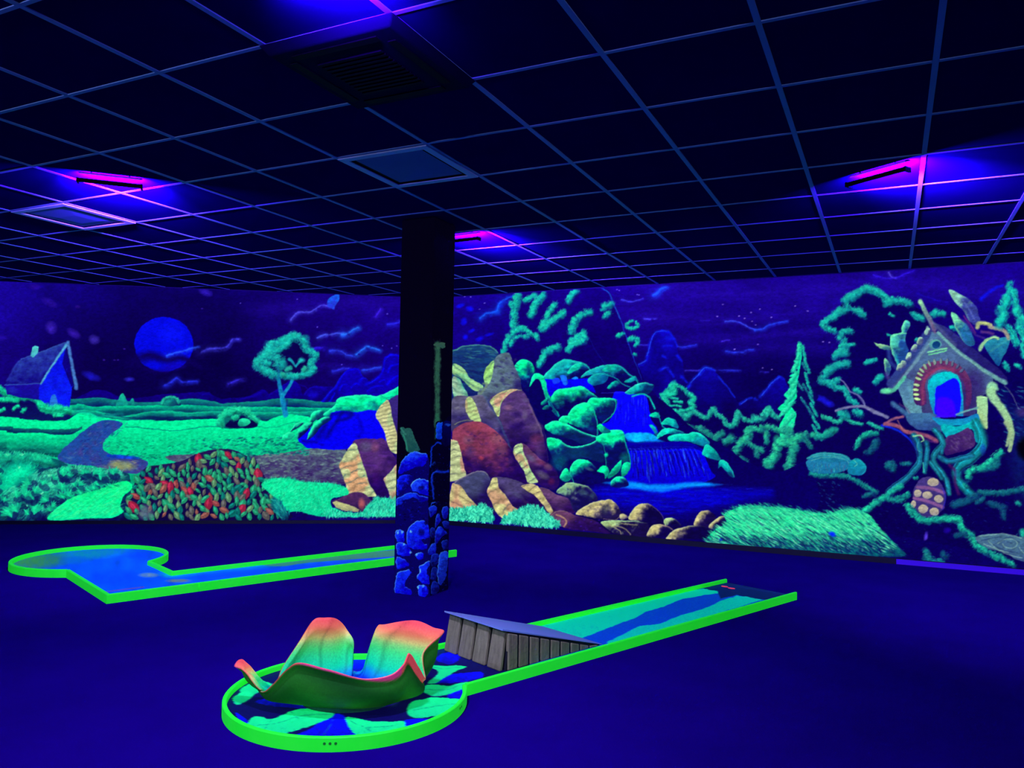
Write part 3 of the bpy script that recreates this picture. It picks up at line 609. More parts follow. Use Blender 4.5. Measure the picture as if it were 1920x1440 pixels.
def paint_forest():
    Z(1180, 500)
    fill('150,1290 300,1290 440,1340 590,1300 700,1355 760,1290 820,1350 920,1430 975,1300 1090,1392 1190,1370 1260,1280 1330,1350 1420,1390 1800,1340 1900,1400 3500,1380 5200,1300 5200,2700 3400,2600 1300,2150 1200,1950 900,1860 700,1650 500,1500 200,1400', (9, 0, 78), (8, 0, 74), tex=.25)
    for s_, w in (('220,1300 300,1330 380,1310', 46), ('430,1350 480,1330 520,1360', 60), ('520,1350 580,1305 640,1340 700,1365', 40), ('710,1345 750,1285 790,1330 840,1360 880,1420 930,1440', 42), ('940,1430 970,1310 1000,1350 1050,1380 1100,1395', 36), ('960,1420 980,1320', 50),
                  ('1120,1370 1190,1370 1215,1310', 56), ('1210,1320 1255,1270 1290,1320 1350,1370', 38), ('1240,1340 1260,1290', 50), ('1720,1350 1800,1370 1880,1400 1920,1350', 36), ('1930,1350 2010,1400 2100,1420', 30), ('2150,1400 2200,1430 2280,1460', 28)):
        leaves(s_, w, (40, 215, 160), (6, 90, 110), size=22, fan=1)
    # little broad tree
    fill('390,1060 440,1070 500,1110 540,1170 590,1190 560,1240 590,1270 540,1300 400,1310 310,1290 330,1230 280,1180 350,1130', (8, 20, 84), (8, 4, 76))
    for s_, w in (('390,1065 360,1120 300,1170', 56), ('400,1065 450,1080 500,1110 530,1150', 34), ('530,1150 590,1190 545,1220', 36), ('540,1230 590,1265 520,1290', 34), ('500,1295 420,1300 330,1285', 34), ('310,1180 340,1230 310,1280', 50), ('360,1180 440,1190', 18), ('400,1215 480,1220', 20), ('360,1250 470,1255', 16), ('390,1090 420,1130 350,1160', 40)):
        leaves(s_, w, (30, 232, 165), (6, 120, 120), size=22, fan=.6)
    # tall spruce
    fill('1540,680 1580,800 1640,920 1600,960 1690,1060 1660,1100 1700,1170 1680,1220 1720,1320 1740,1440 1740,1560 1450,1560 1380,1440 1440,1330 1500,1200 1500,950', (10, 4, 84), (8, 2, 78))
    fill('1540,690 1552,760 1545,860 1530,960 1500,1100 1510,1180 1450,1240 1500,1320 1470,1440 1380,1560 1350,1440 1400,1330 1340,1275 1420,1200 1395,1150 1460,1080 1430,1040 1470,1000 1440,985 1520,930 1470,900 1520,840 1495,820 1525,760', (12, 215, 160), (16, 240, 150), tex=.4)
    for y0_, h_, wl, wr in ((700, 90, 22, 22), (780, 90, 40, 40), (860, 90, 70, 70), (950, 90, 90, 60), (1030, 100, 100, 90), (1120, 110, 130, 110), (1220, 120, 180, 140), (1320, 130, 170, 160), (1420, 130, 180, 180)):
        leaves('%d,%d %d,%d' % (1540-wl*.35, y0_, 1540-wl, y0_+h_), 34, (50, 245, 170), (8, 150, 130), size=32, ang=150, fan=.5)
        leaves('%d,%d %d,%d' % (1552+wr*.55, y0_+10, 1550+wr, y0_+h_+10), 24, (26, 205, 160), (8, 110, 125), size=28, ang=60, fan=.4)
    for s_ in ('1560,1060 1600,1120 1650,1180', '1540,1180 1600,1260 1640,1330', '1520,1060 1560,1110', '1560,860 1590,930'): leaves(s_, 22, (24, 170, 150), (10, 30, 100), size=26, ang=45, fan=.4)
    Z(1180, 770)
    G1 = (46, 236, 150)
    for s_, w, n_ in (('470,110 520,150 570,180', 60, .8), ('620,165 690,190 740,240', 60, .7), ('760,270 800,230 830,200', 60, .7), ('860,290 900,250 935,260', 60, .7), ('1060,175 1120,160 1190,185', 44, .9), ('1070,180 1070,250 1010,290 955,380', 66, .9),
                      ('1060,280 1130,330 1200,360', 44, .7), ('1150,370 1150,410', 50, .6), ('1190,140 1260,150 1340,175 1420,200', 46, .85), ('1400,170 1460,190 1420,250', 60, .8), ('1230,200 1235,290', 50, .8),
                      ('1225,465 1300,430 1320,350 1350,280', 76, 1), ('1350,290 1440,290 1520,240 1600,225', 66, 1), ('1640,220 1740,230 1800,200 1850,170', 50, .9), ('1500,310 1470,380 1450,460 1440,560', 72, .85), ('1400,500 1440,560 1400,590', 46, .6),
                      ('1270,840 1270,760 1300,700', 60, .9), ('1300,720 1390,660 1480,620 1560,600', 60, .95), ('1560,600 1600,560 1620,560', 50, .7), ('1000,420 1040,450 1080,500', 46, .45), ('1240,510 1290,500', 44, .7), ('1560,230 1640,330', 40, .5)):
        leaves(s_, w, tuple(v*n_+(1-n_)*q for v, q in zip(G1, (9, 20, 90))), (6, 84, 104), size=34, ang=-15 if w > 58 else None, fan=.7)
    for i in range(140):
        x = rnd.uniform(1330, 1900); y = rnd.uniform(640, 860); q = P([(x, y)])[0]
        if y < 640+max(0, 1600-x)*.5: continue
        dab(q[0], q[1], rnd.uniform(2, 7), rnd.uniform(.7, 1.5), rnd.uniform(.1, .8), mixc((30, 130, 150), (14, 20, 130), rnd.random()), .6)
    for i in range(40):
        x = rnd.uniform(960, 1320); y = 600+(x-960)*.02+rnd.uniform(-20, 40); q = P([(x, y)])[0]; dab(q[0], q[1], rnd.uniform(4, 9), .9, rnd.uniform(.2, .7), mixc((50, 90, 190), (20, 20, 130), rnd.random()), .6)
    stroke('930,600 1000,590 1050,640', 7, (60, 110, 190), .6, .9); stroke('1000,670 1100,672 1240,680', 8, (16, 20, 210), .7, .9)

def paint_green_rocks():
    Z(840, 500)
    DK = (8, 4, 82)
    rock('870,1010 915,925 1030,838 1150,848 1245,880 1290,935 1210,1005', (14, 175, 165), DK, (30, 215, 180), 18, (-.6, -.8), .25, .95)
    rock('1070,960 1130,885 1200,868 1270,930 1180,925 1110,960', (10, 195, 155), (8, 30, 100), (30, 225, 175), 12)
    stroke('1200,868 1250,895 1285,935', 14, (20, 190, 165), .9, .7)
    rock('1195,1000 1245,945 1330,905 1400,885 1500,878 1570,900 1640,965 1700,1010 1720,1060 1600,1055 1480,1000 1300,975', (16, 150, 160), DK, (30, 205, 175), 16, (-.3, -.9), .3, .8)
    rock('1385,925 1450,890 1520,890 1560,920 1500,950 1430,945', (12, 205, 160), (6, 120, 130), None, 8); stroke('1560,900 1620,960 1680,1000 1715,1060', 16, (20, 170, 170), .9, .7)
    rock('1255,1020 1340,960 1430,965 1440,1000 1400,1050 1300,1070', (10, 150, 158), (6, 80, 130), (20, 190, 170), 12); stroke('1430,970 1520,1010 1570,1060 1640,1085', 13, (10, 170, 150), .9, .7); rock('1430,1095 1480,1040 1530,1030 1560,1080', (10, 180, 150), DK)
    rock('1580,1040 1640,1000 1680,985 1700,1020 1640,1045', (12, 170, 160), (6, 90, 120)); rock('1595,1140 1660,1080 1760,1040 1840,1060 1850,1090 1800,1145 1700,1150', (10, 190, 165), (6, 40, 100), (50, 225, 190), 14)
    stroke('1660,1168 1740,1150 1800,1165 1835,1220 1860,1280', 22, (10, 200, 165), .95, .6)
    fill('1010,985 1060,985 1075,1050 1040,1060', (20, 100, 230), tex=.4); fill('1110,1010 1150,985 1170,1010', (20, 130, 230)); fill('940,1010 1000,1005 1000,1040 950,1050', (20, 60, 235))
    # boulders left of the fall
    fill('740,1060 800,1000 900,1130 1000,1340 1000,1440 760,1440 700,1200', (8, 2, 84), (8, 2, 80), tex=.3)
    rock('598,905 620,862 670,832 740,858 782,915 800,985 745,1045 720,1130 660,1060 620,980', (6, 244, 146), (8, 10, 96), (30, 255, 175), 14, (-.5, -.85), .3, .9)
    rock('735,1080 760,985 800,958 850,978 880,1040 900,1130 965,1250 1005,1350 960,1330 890,1210 850,1100 800,1020', (8, 232, 150), (6, 70, 110), (30, 250, 180), 14, (-.6, -.7), .2, 1.2)
    fill('745,1100 770,1030 810,1010 850,1080 870,1200 860,1300 780,1260', (8, 2, 84), (8, 2, 80))
    stroke('870,1080 910,1170 960,1260 1000,1350', 20, (10, 185, 140), .9, .7, 12)
    rock('835,1240 850,1210 890,1180 900,1200 870,1240', (14, 190, 140), (8, 60, 100)); rock('850,1280 890,1245 940,1270 930,1290', (10, 130, 120), DK)
    rock('925,1190 975,1110 1100,1090 1200,1075 1270,1120 1350,1185 1300,1260 1180,1270 1080,1340 1000,1320 950,1250', (8, 238, 144), DK, (30, 255, 175), 14, (-.25, -.95), .25, .85)
    rock('1245,1255 1280,1185 1350,1180 1500,1190 1520,1240 1480,1340 1400,1400 1340,1350 1290,1290', (6, 245, 148), (8, 20, 90), (30, 255, 180), 14, (-.4, -.9), .25, .8)
    stroke('1500,1200 1512,1250 1480,1330 1390,1405', 15, (10, 205, 150), .9, .7)
    rock('1075,1345 1140,1255 1225,1222 1300,1255 1330,1330 1350,1420 1345,1560 1200,1530 1110,1450', (8, 242, 146), (8, 20, 92), (40, 255, 180), 14, (-.5, -.85), .25, .85)
    stroke('1290,1250 1325,1330 1345,1430 1340,1550', 15, (10, 200, 145), .85, .7)
    Z(840, 750)
    fill('870,240 1000,190 1370,350 1420,600 1400,740 1050,760 960,640 880,500', (8, 2, 84), (8, 4, 80), tex=.3)
    rock('868,250 920,200 1000,185 1090,225 1200,280 1370,345 1300,405 1220,400 1000,330', (8, 245, 148), (8, 30, 90), (40, 255, 180), 14, (-.1, -1), .25, .7)
    rock('998,185 1025,148 1070,140 1108,160 1105,190 1060,212', (8, 250, 150), (8, 190, 130), (60, 255, 190), 12)
    fill('880,300 1000,320 1200,400 1100,440 1000,360 890,350', (8, 10, 90), (8, 4, 80))
    rock('888,348 990,352 1070,405 1140,420 1260,400 1370,350 1390,430 1400,560 1300,540 1200,520 1060,560 1000,640 930,500', (8, 232, 142), (8, 30, 92), (40, 250, 175), 13, (-.2, -1), .3, .62)
    blob(1000, 560, 90, 90, (6, 100, 110), .6); blob(1150, 480, 140, 60, (8, 70, 100), .5)
    rock('1330,345 1440,280 1540,268 1582,300 1600,400 1640,540 1622,620 1560,690 1440,705 1420,600 1400,430', (6, 245, 148), (8, 12, 88), (40, 255, 180), 14, (-.2, -1), .3, .55)
    stroke('1385,360 1405,440 1415,500 1420,600', 13, (8, 150, 120), .85, .7); blob(1420, 490, 24, 26, (8, 230, 150), .95)
    stroke('1580,300 1600,400 1640,540 1620,620 1565,690', 17, (8, 180, 145), .9, .7); blob(1590, 520, 60, 60, (6, 130, 110), .6)
    rock('1340,235 1370,212 1420,250 1470,290 1400,300 1360,270', (8, 225, 140), (8, 90, 100)); 
    rock('1095,650 1115,580 1160,535 1240,540 1300,575 1350,640 1372,740 1280,755 1120,745', (8, 245, 150), (8, 4, 82), (40, 255, 180), 14, (-.5, -.85), .25, .62)
    blob(1270, 620, 50, 18, (60, 110, 110), .7, 20)
    rock('1012,705 1025,645 1065,612 1092,650 1105,715 1060,740', (8, 240, 150), (8, 120, 110), (60, 255, 185), 12); stroke('1090,655 1115,700 1130,745', 10, (8, 200, 140), .9, .7)
    rock('1340,640 1385,595 1430,600 1450,650 1420,710 1400,660', (8, 240, 148), (8, 150, 120)); rock('1438,690 1480,620 1550,545 1562,560 1540,640 1460,700', (8, 220, 142), (8, 130, 110)); rock('1560,600 1600,560 1640,570 1630,640 1570,690', (8, 225, 150), (8, 150, 120))
    # right bank
    Z(1180, 770)
    rock('178,42 230,14 270,30 275,60 250,68 210,60', (8, 215, 160), (8, 130, 130)); stroke('262,20 275,90 300,140 330,165', 15, (8, 160, 150), .95, .6)
    rock('285,110 335,65 400,78 440,135 430,160 350,130 300,128', (8, 205, 165), (8, 100, 130), (30, 230, 190), 10); rock('178,130 220,138 252,185 255,240 220,190', (8, 180, 160), (8, 90, 130))
    rock('245,250 270,190 330,160 400,162 490,200 440,215 340,210 285,235', (8, 205, 170), (8, 60, 110), (30, 230, 190), 10)
    rock('342,245 400,212 500,208 600,192 690,245 722,300 660,318 520,275 380,272', (8, 215, 172), (8, 110, 140), (30, 240, 195), 12, (-.2, -1))
    rock('655,375 690,305 760,345 825,440 750,435 670,405', (8, 200, 165), (8, 110, 130), (30, 225, 190), 10); rock('798,520 812,445 870,455 925,540 945,605 890,575 830,500', (8, 190, 165), (8, 60, 110), (30, 230, 190), 12, (.2, -1))
    Z(840, 750)
    rock('1462,770 1485,710 1540,685 1600,708 1622,770 1545,788', (8, 220, 150), (8, 10, 90), (50, 255, 190), 14, (-.4, -.9), .4, .8)

def paint_brown_rocks():
    Z(840, 500)
    # the two great slabs behind
    fill('-200,1000 -60,760 60,745 130,712 230,702 380,715 450,770 560,1000 400,1200 60,1200 -200,1500', (20, 60, 110), (14, 20, 92), tex=.6, noise=NH)
    for i in range(120):
        x = rnd.uniform(-150, 440); y = rnd.uniform(720, 1050)
        q = P([(x, y)])[0]; dab(q[0], q[1], rnd.uniform(7, 18), rnd.uniform(1.2, 2.6), rnd.uniform(-.1, .35), mixc((70, 180, 150), (12, 10, 84), min(1, rnd.random()*.6+(y-700)/420)), .55)
    stroke('-100,800 60,755 130,718 230,706 380,718 450,775', 16, (90, 180, 140), .8, .8)
    banded('40,880 90,880 150,925 200,1000 310,1070 300,1110 240,1120 160,1050 90,990 40,960', (150, 205, 132), (120, 190, 130), (26, 70, 110), 60, 30)
    banded('40,1000 90,1000 140,1080 180,1180 60,1190', (150, 190, 150), (40, 170, 140), (60, 110, 120), 60, 20)
    rock('330,930 400,860 440,805 500,775 560,785 600,900 650,1010 670,1120 800,1440 430,1440 270,1150 330,1080', (84, 106, 118), (30, 20, 90), None, 12, (-.3, -1), .6, 1, NM)
    for i in range(60): x = rnd.uniform(400, 640); y = rnd.uniform(820, 1100); blob(x, y, rnd.uniform(14, 34), rnd.uniform(8, 16), rnd.choice([(84, 96, 120), (26, 14, 84), (60, 60, 112)]), .45, 20)
    banded('318,975 360,890 412,845 402,960 372,1050 330,1050', (158, 226, 120), (140, 200, 120), (70, 120, 100), 60, -40); stroke('318,1055 350,1060 290,1150', 34, (110, 136, 110), .8, .8)
    rock('40,1190 200,1165 320,1165 370,1255 440,1340 500,1450 570,1650 300,1650 40,1500', (92, 88, 116), (26, 16, 86), None, 12, (-.2, -1), .5, 1, NM)
    stroke('330,1170 390,1270 460,1380 560,1640', 40, (70, 92, 124), .6, .9); blob(170, 1250, 40, 20, (120, 110, 130), .6); blob(80, 1270, 40, 16, (120, 120, 130), .6)
    banded('150,1250 165,1185 205,1172 245,1230 272,1300 300,1400 250,1400 195,1360 165,1310', (176, 206, 128), (190, 170, 120), (110, 120, 100), 44, -25)
    rock('378,1210 440,1145 540,1105 655,1108 720,1190 770,1310 850,1500 890,1700 900,1900 700,1900 560,1600 470,1380', (80, 54, 108), (26, 6, 80), None, 12, (-.3, -1), .5, 1, NM)
    for b in ((540, 1265, 50, 30, (140, 96, 120)), (700, 1200, 40, 24, (90, 80, 116)), (620, 1330, 70, 40, (30, 10, 84)), (690, 1330, 30, 60, (96, 84, 116)), (560, 1200, 60, 20, (60, 30, 96)), (640, 1420, 60, 30, (26, 6, 80))): blob(*b, .6)
    stroke('735,1240 780,1350 830,1450 850,1520', 34, (124, 104, 120), .6, .9)
    banded('378,1215 440,1145 535,1105 600,1098 665,1112 600,1120 540,1160 480,1230 455,1350 405,1270', (180, 200, 126), (196, 150, 120), (96, 90, 96), 60, -30)
    stroke('590,1105 520,1160 480,1220 460,1340', 12, (150, 220, 140), .8, .8)
    Z(840, 750)
    # mottled right-hand flank
    for b in ((790, 240, 70, 50, (96, 78, 110)), (800, 350, 80, 60, (120, 50, 84)), (740, 190, 60, 50, (60, 40, 100)), (850, 430, 50, 60, (60, 24, 84)), (760, 420, 80, 50, (80, 30, 90))): blob(*b, .6)
    stroke('850,230 880,350 900,540', 12, (100, 60, 100), .5, .9)
    # dark cleft and the rust boulder
    stroke('60,220 120,190 220,180', 14, (170, 190, 110), .7, .9)
    rock('40,290 90,235 160,205 250,192 350,222 450,300 540,400 620,520 690,680 720,760 300,760 150,660 110,540 50,420', (132, 56, 82), (28, 6, 80), None, 12, (-.4, -.9), .55, .95, NM)
    for b in ((440, 350, 80, 60, (136, 84, 96)), (300, 520, 34, 24, (200, 70, 84)), (180, 360, 60, 50, (110, 80, 100)), (480, 450, 60, 70, (104, 60, 92)), (350, 400, 60, 40, (100, 40, 80)), (560, 540, 40, 50, (70, 34, 92)), (200, 460, 60, 60, (60, 40, 100)), (260, 240, 90, 40, (156, 66, 80))): blob(*b, .6)
    for i in range(60): blob(rnd.uniform(120, 560), rnd.uniform(280, 660), rnd.uniform(10, 30), rnd.uniform(6, 16), rnd.choice([(26, 8, 80), (120, 50, 80), (60, 30, 90)]), .45, rnd.uniform(-40, 40))
    banded('-40,380 60,360 95,390 125,510 150,620 160,690 60,730 -60,700', (184, 196, 138), (196, 150, 124), (80, 80, 90), 74, -12)
    # broad dome
    rock('30,770 130,700 230,648 320,640 370,690 385,740 360,820 430,1020 280,1000 180,880', (62, 66, 104), (26, 12, 80), (110, 100, 130), 10, (-.5, -.9), .4, .9, NM); stroke('60,745 140,690 230,650 310,642 360,680', 11, (140, 140, 140), .8, .8)
    banded('30,770 70,755 120,775 175,860 230,920 262,990 30,985', (196, 186, 124), (200, 150, 116), (96, 70, 80), 84, 30)
    # leaning slab with a pale face
    rock('640,400 700,400 760,470 850,540 920,580 975,640 1005,740 960,805 860,780 790,740 740,640 690,560', (96, 56, 98), (34, 10, 84), None, 12, (-.4, -.9), .6, 1, NM)
    for b in ((740, 520, 60, 30, (80, 84, 116)), (850, 670, 80, 40, (110, 110, 112)), (900, 600, 50, 40, (120, 84, 96)), (930, 730, 40, 40, (90, 24, 70)), (840, 560, 60, 30, (110, 44, 84))): blob(*b, .6, 30)
    banded('585,465 605,412 650,388 672,400 680,470 710,540 740,620 790,700 805,745 720,742 690,660 650,590 610,520', (176, 206, 138), (190, 160, 116), (50, 60, 90), 58, -26)
    stroke('650,410 670,480 700,550 740,630 780,700', 13, (160, 240, 160), .7, .8)
    # three foreground slabs
    rock('420,700 560,705 690,755 780,840 870,940 900,1010 620,1060 520,960 450,800', (70, 60, 104), (30, 10, 80), None, 12, (-.2, -1), .5, 1, NM)
    for b in ((620, 850, 90, 24, (74, 74, 110)), (560, 790, 60, 24, (70, 60, 100)), (700, 920, 60, 20, (60, 40, 90))): blob(*b, .6, 35)
    banded('350,830 375,760 400,705 440,705 460,790 520,860 580,950 625,985 560,1040 500,1070 430,1010 390,920', (192, 190, 124), (190, 150, 112), (96, 96, 90), 80, -24)
    rock('820,790 900,800 980,850 1080,880 1130,960 1150,1010 940,1040 880,900', (92, 60, 98), (40, 12, 80), None, 12, (-.2, -1), .5, 1, NM)
    banded('655,775 740,752 800,770 850,840 900,920 945,1000 925,1035 850,940 780,860 720,820', (196, 186, 120), (180, 170, 120), (96, 70, 80), 66, -30)
    rock('975,825 1050,758 1110,745 1200,760 1270,785 1320,840 1345,900 1290,920 1150,1010 1080,880', (120, 170, 124), (20, 14, 76), (150, 210, 150), 12, (-.4, -.9), .5, .6)
    for b in ((1220, 840, 60, 40, (70, 110, 110)), (1150, 890, 50, 16, (110, 120, 120)), (1090, 780, 60, 24, (150, 190, 120)), (1290, 870, 30, 50, (50, 80, 96))): blob(*b, .6, 30)
    fill('1150,900 1230,850 1300,900 1240,960 1170,960', (14, 8, 74), a=.6)
    rock('1148,1022 1240,950 1350,908 1440,895 1505,925 1540,980 1555,1040 1500,1088 1380,1070 1240,1045', (190, 180, 118), (30, 20, 74), (200, 200, 140), 12, (-.4, -.9), .45, .95)
    blob(1420, 980, 50, 60, (50, 60, 70), .5, 30); stroke('1400,1070 1500,1085 1545,1050', 12, (170, 140, 130), .7, .8)
    rock('1540,1050 1570,1020 1625,1055 1570,1085', (190, 186, 130), (90, 80, 96)); 
    fill('1160,1045 1400,1075 1530,1095 1620,1060 1760,1080 2000,1120 1900,1250 1450,1200', (10, 4, 66), (10, 2, 60))
    rock('1378,1105 1480,1085 1740,1092 1800,1120 1800,1230 1650,1225 1500,1200', (160, 190, 124), (20, 10, 66), (170, 220, 150), 9, (-.4, -.9), .5, .75)
    for s_ in ('1500,1130 1600,1160 1640,1210', '1450,1120 1540,1170 1560,1210', '1560,1110 1700,1130'): stroke(s_, 16, (186, 180, 120), .8, .9)
    rock('915,1045 1000,992 1090,1010 1170,1045 1330,1085 1400,1150 1460,1200 1250,1180 1040,1150', (96, 56, 92), (34, 10, 78), None, 10, (-.3, -1), .5, .9, NM); stroke('930,1035 1000,995 1080,1008', 10, (150, 130, 110), .8, .8); stroke('975,1035 1040,1060 1062,1100 1045,1140', 24, (186, 150, 110), .9, .8)
    for i in range(14): blob(rnd.uniform(1080, 1380), rnd.uniform(1060, 1180), 12, 7, (60, 20, 170), .6)
    Z(1180, 770)
    ST, SD = (192, 184, 120), (12, 4, 66)
    rock('-10,970 40,880 90,840 160,838 220,862 270,910 310,985 315,1025 200,1020 60,990', ST, SD, (190, 200, 140), 10, (-.75, -.6), .35, .52); stroke('180,850 250,890 300,960 310,1010', 9, (130, 110, 150), .8, .8)
    rock('305,1000 340,968 400,970 450,1010 470,1045 390,1070 330,1040', (150, 180, 116), SD, (180, 220, 150), 9, (-.6, -.8), .35, .6)
    rock('172,1135 175,1080 215,1030 290,1022 360,1050 400,1085 370,1140', ST, SD, (190, 190, 140), 10, (-.6, -.8), .35, .7); stroke('280,1022 350,1045 395,1080', 9, (180, 130, 120), .8, .8)
    rock('342,1130 395,1080 480,1050 600,1030 700,1035 745,1085 740,1120 640,1155 360,1158', ST, SD, (180, 190, 140), 10, (-.75, -.6), .35, .55)
    rock('578,1030 590,980 630,920 675,900 730,908 775,950 780,1000 740,1045 660,1040', ST, (20, 8, 70), (190, 180, 130), 10, (-.75, -.6), .35, .72); rock('715,1045 760,990 810,955 860,955 885,1000 850,1040 760,1072', ST, SD, (190, 200, 140), 10, (-.6, -.8), .35, .75)
    # tufts at the foot of the rocks
    Z(840, 750)
    for a_, b_, c_ in (('-90,1080 -60,990 60,985 150,970 230,960 300,945 370,970 410,1040 420,1080 330,1100 180,1085', 260, 1), ('490,1110 500,1060 560,1030 640,990 740,955 840,980 900,1030 960,1080 1010,1120 960,1140 880,1140 700,1120 560,1100', 420, 1)):
        fill(a_, (8, 150, 120), (8, 120, 110), tex=.5)
        grass(a_, (90, 255, 195), (6, 130, 116), b_*2, 66, -90, 1.0, 12, .9)

def paint_grass_right():
    Z(1180, 770)
    fill('690,1185 760,1080 870,1010 855,935 950,880 1100,855 1300,868 1500,888 1740,925 1920,890 2080,900 2180,960 2280,1090 2420,1220 2480,1310 2200,1310 1900,1290 1400,1240 900,1205', (8, 222, 140), (8, 60, 100), tex=.5, ang=75)
    grass('690,1185 760,1080 870,1010 855,935 950,880 1100,855 1300,868 1500,888 1740,925 1920,890 2080,900 2180,960 2280,1090 2440,1260 2440,1300 1900,1280 1400,1235 900,1200', (70, 255, 165), (6, 84, 100), 3000, 90, 33, .16, 9, .7, fade=.55)
    for i in range(150):
        x = rnd.uniform(860, 2100); y = np.interp(x, [860, 950, 1100, 1300, 1500, 1740, 1920, 2100], [930, 878, 855, 868, 888, 925, 890, 905])+rnd.uniform(-26, 14); q = P([(x, y)])[0]
        dab(q[0], q[1], rnd.uniform(6, 14), rnd.uniform(.8, 1.3), .6+rnd.uniform(-.15, .15), mixc((40, 235, 160), (8, 70, 110), rnd.random()), .8)
    for i in range(240):
        x = rnd.uniform(700, 2300); y = 1130+max(0, x-900)*.03+rnd.uniform(0, 120); q = P([(x, y)])[0]
        dab(q[0], q[1], rnd.uniform(6, 14), rnd.uniform(1.2, 2.4), .62, mixc((10, 2, 70), (8, 40, 110), rnd.random()), .6)
    for i in range(70):
        x = rnd.uniform(760, 2300); y = 1150+max(0, x-900)*.04+rnd.uniform(0, 80); q = P([(x, y)])[0]; dab(q[0], q[1], rnd.uniform(4, 9), 1, .65, C((110, 230, 180)), .8)
    for i in range(520):
        x = rnd.uniform(740, 2380); f = rnd.random()**.8; y0_ = np.interp(x, [740, 950, 1300, 1740, 2100, 2380], [1100, 890, 880, 935, 930, 1200]); y1_ = np.interp(x, [740, 1400, 2380], [1190, 1240, 1290])
        q = P([(x, y0_+(y1_-y0_)*f)])[0]; dab(q[0], q[1], rnd.uniform(7, 17), rnd.uniform(.9, 1.8), .58+rnd.uniform(-.12, .12), mixc((120, 255, 185), (6, 20, 84), 0 if rnd.random() > .3+.6*f else 1), .75, True)
    blob(1825, 1110, 44, 24, (4, 40, 240), 1, 25); blob(820, 1160, 20, 14, (20, 40, 200), .8)
    grass('690,1185 780,1160 900,1205 1100,1215 900,1215', (110, 240, 180), (8, 120, 110), 60, 50, 20, .3, 7, .9)

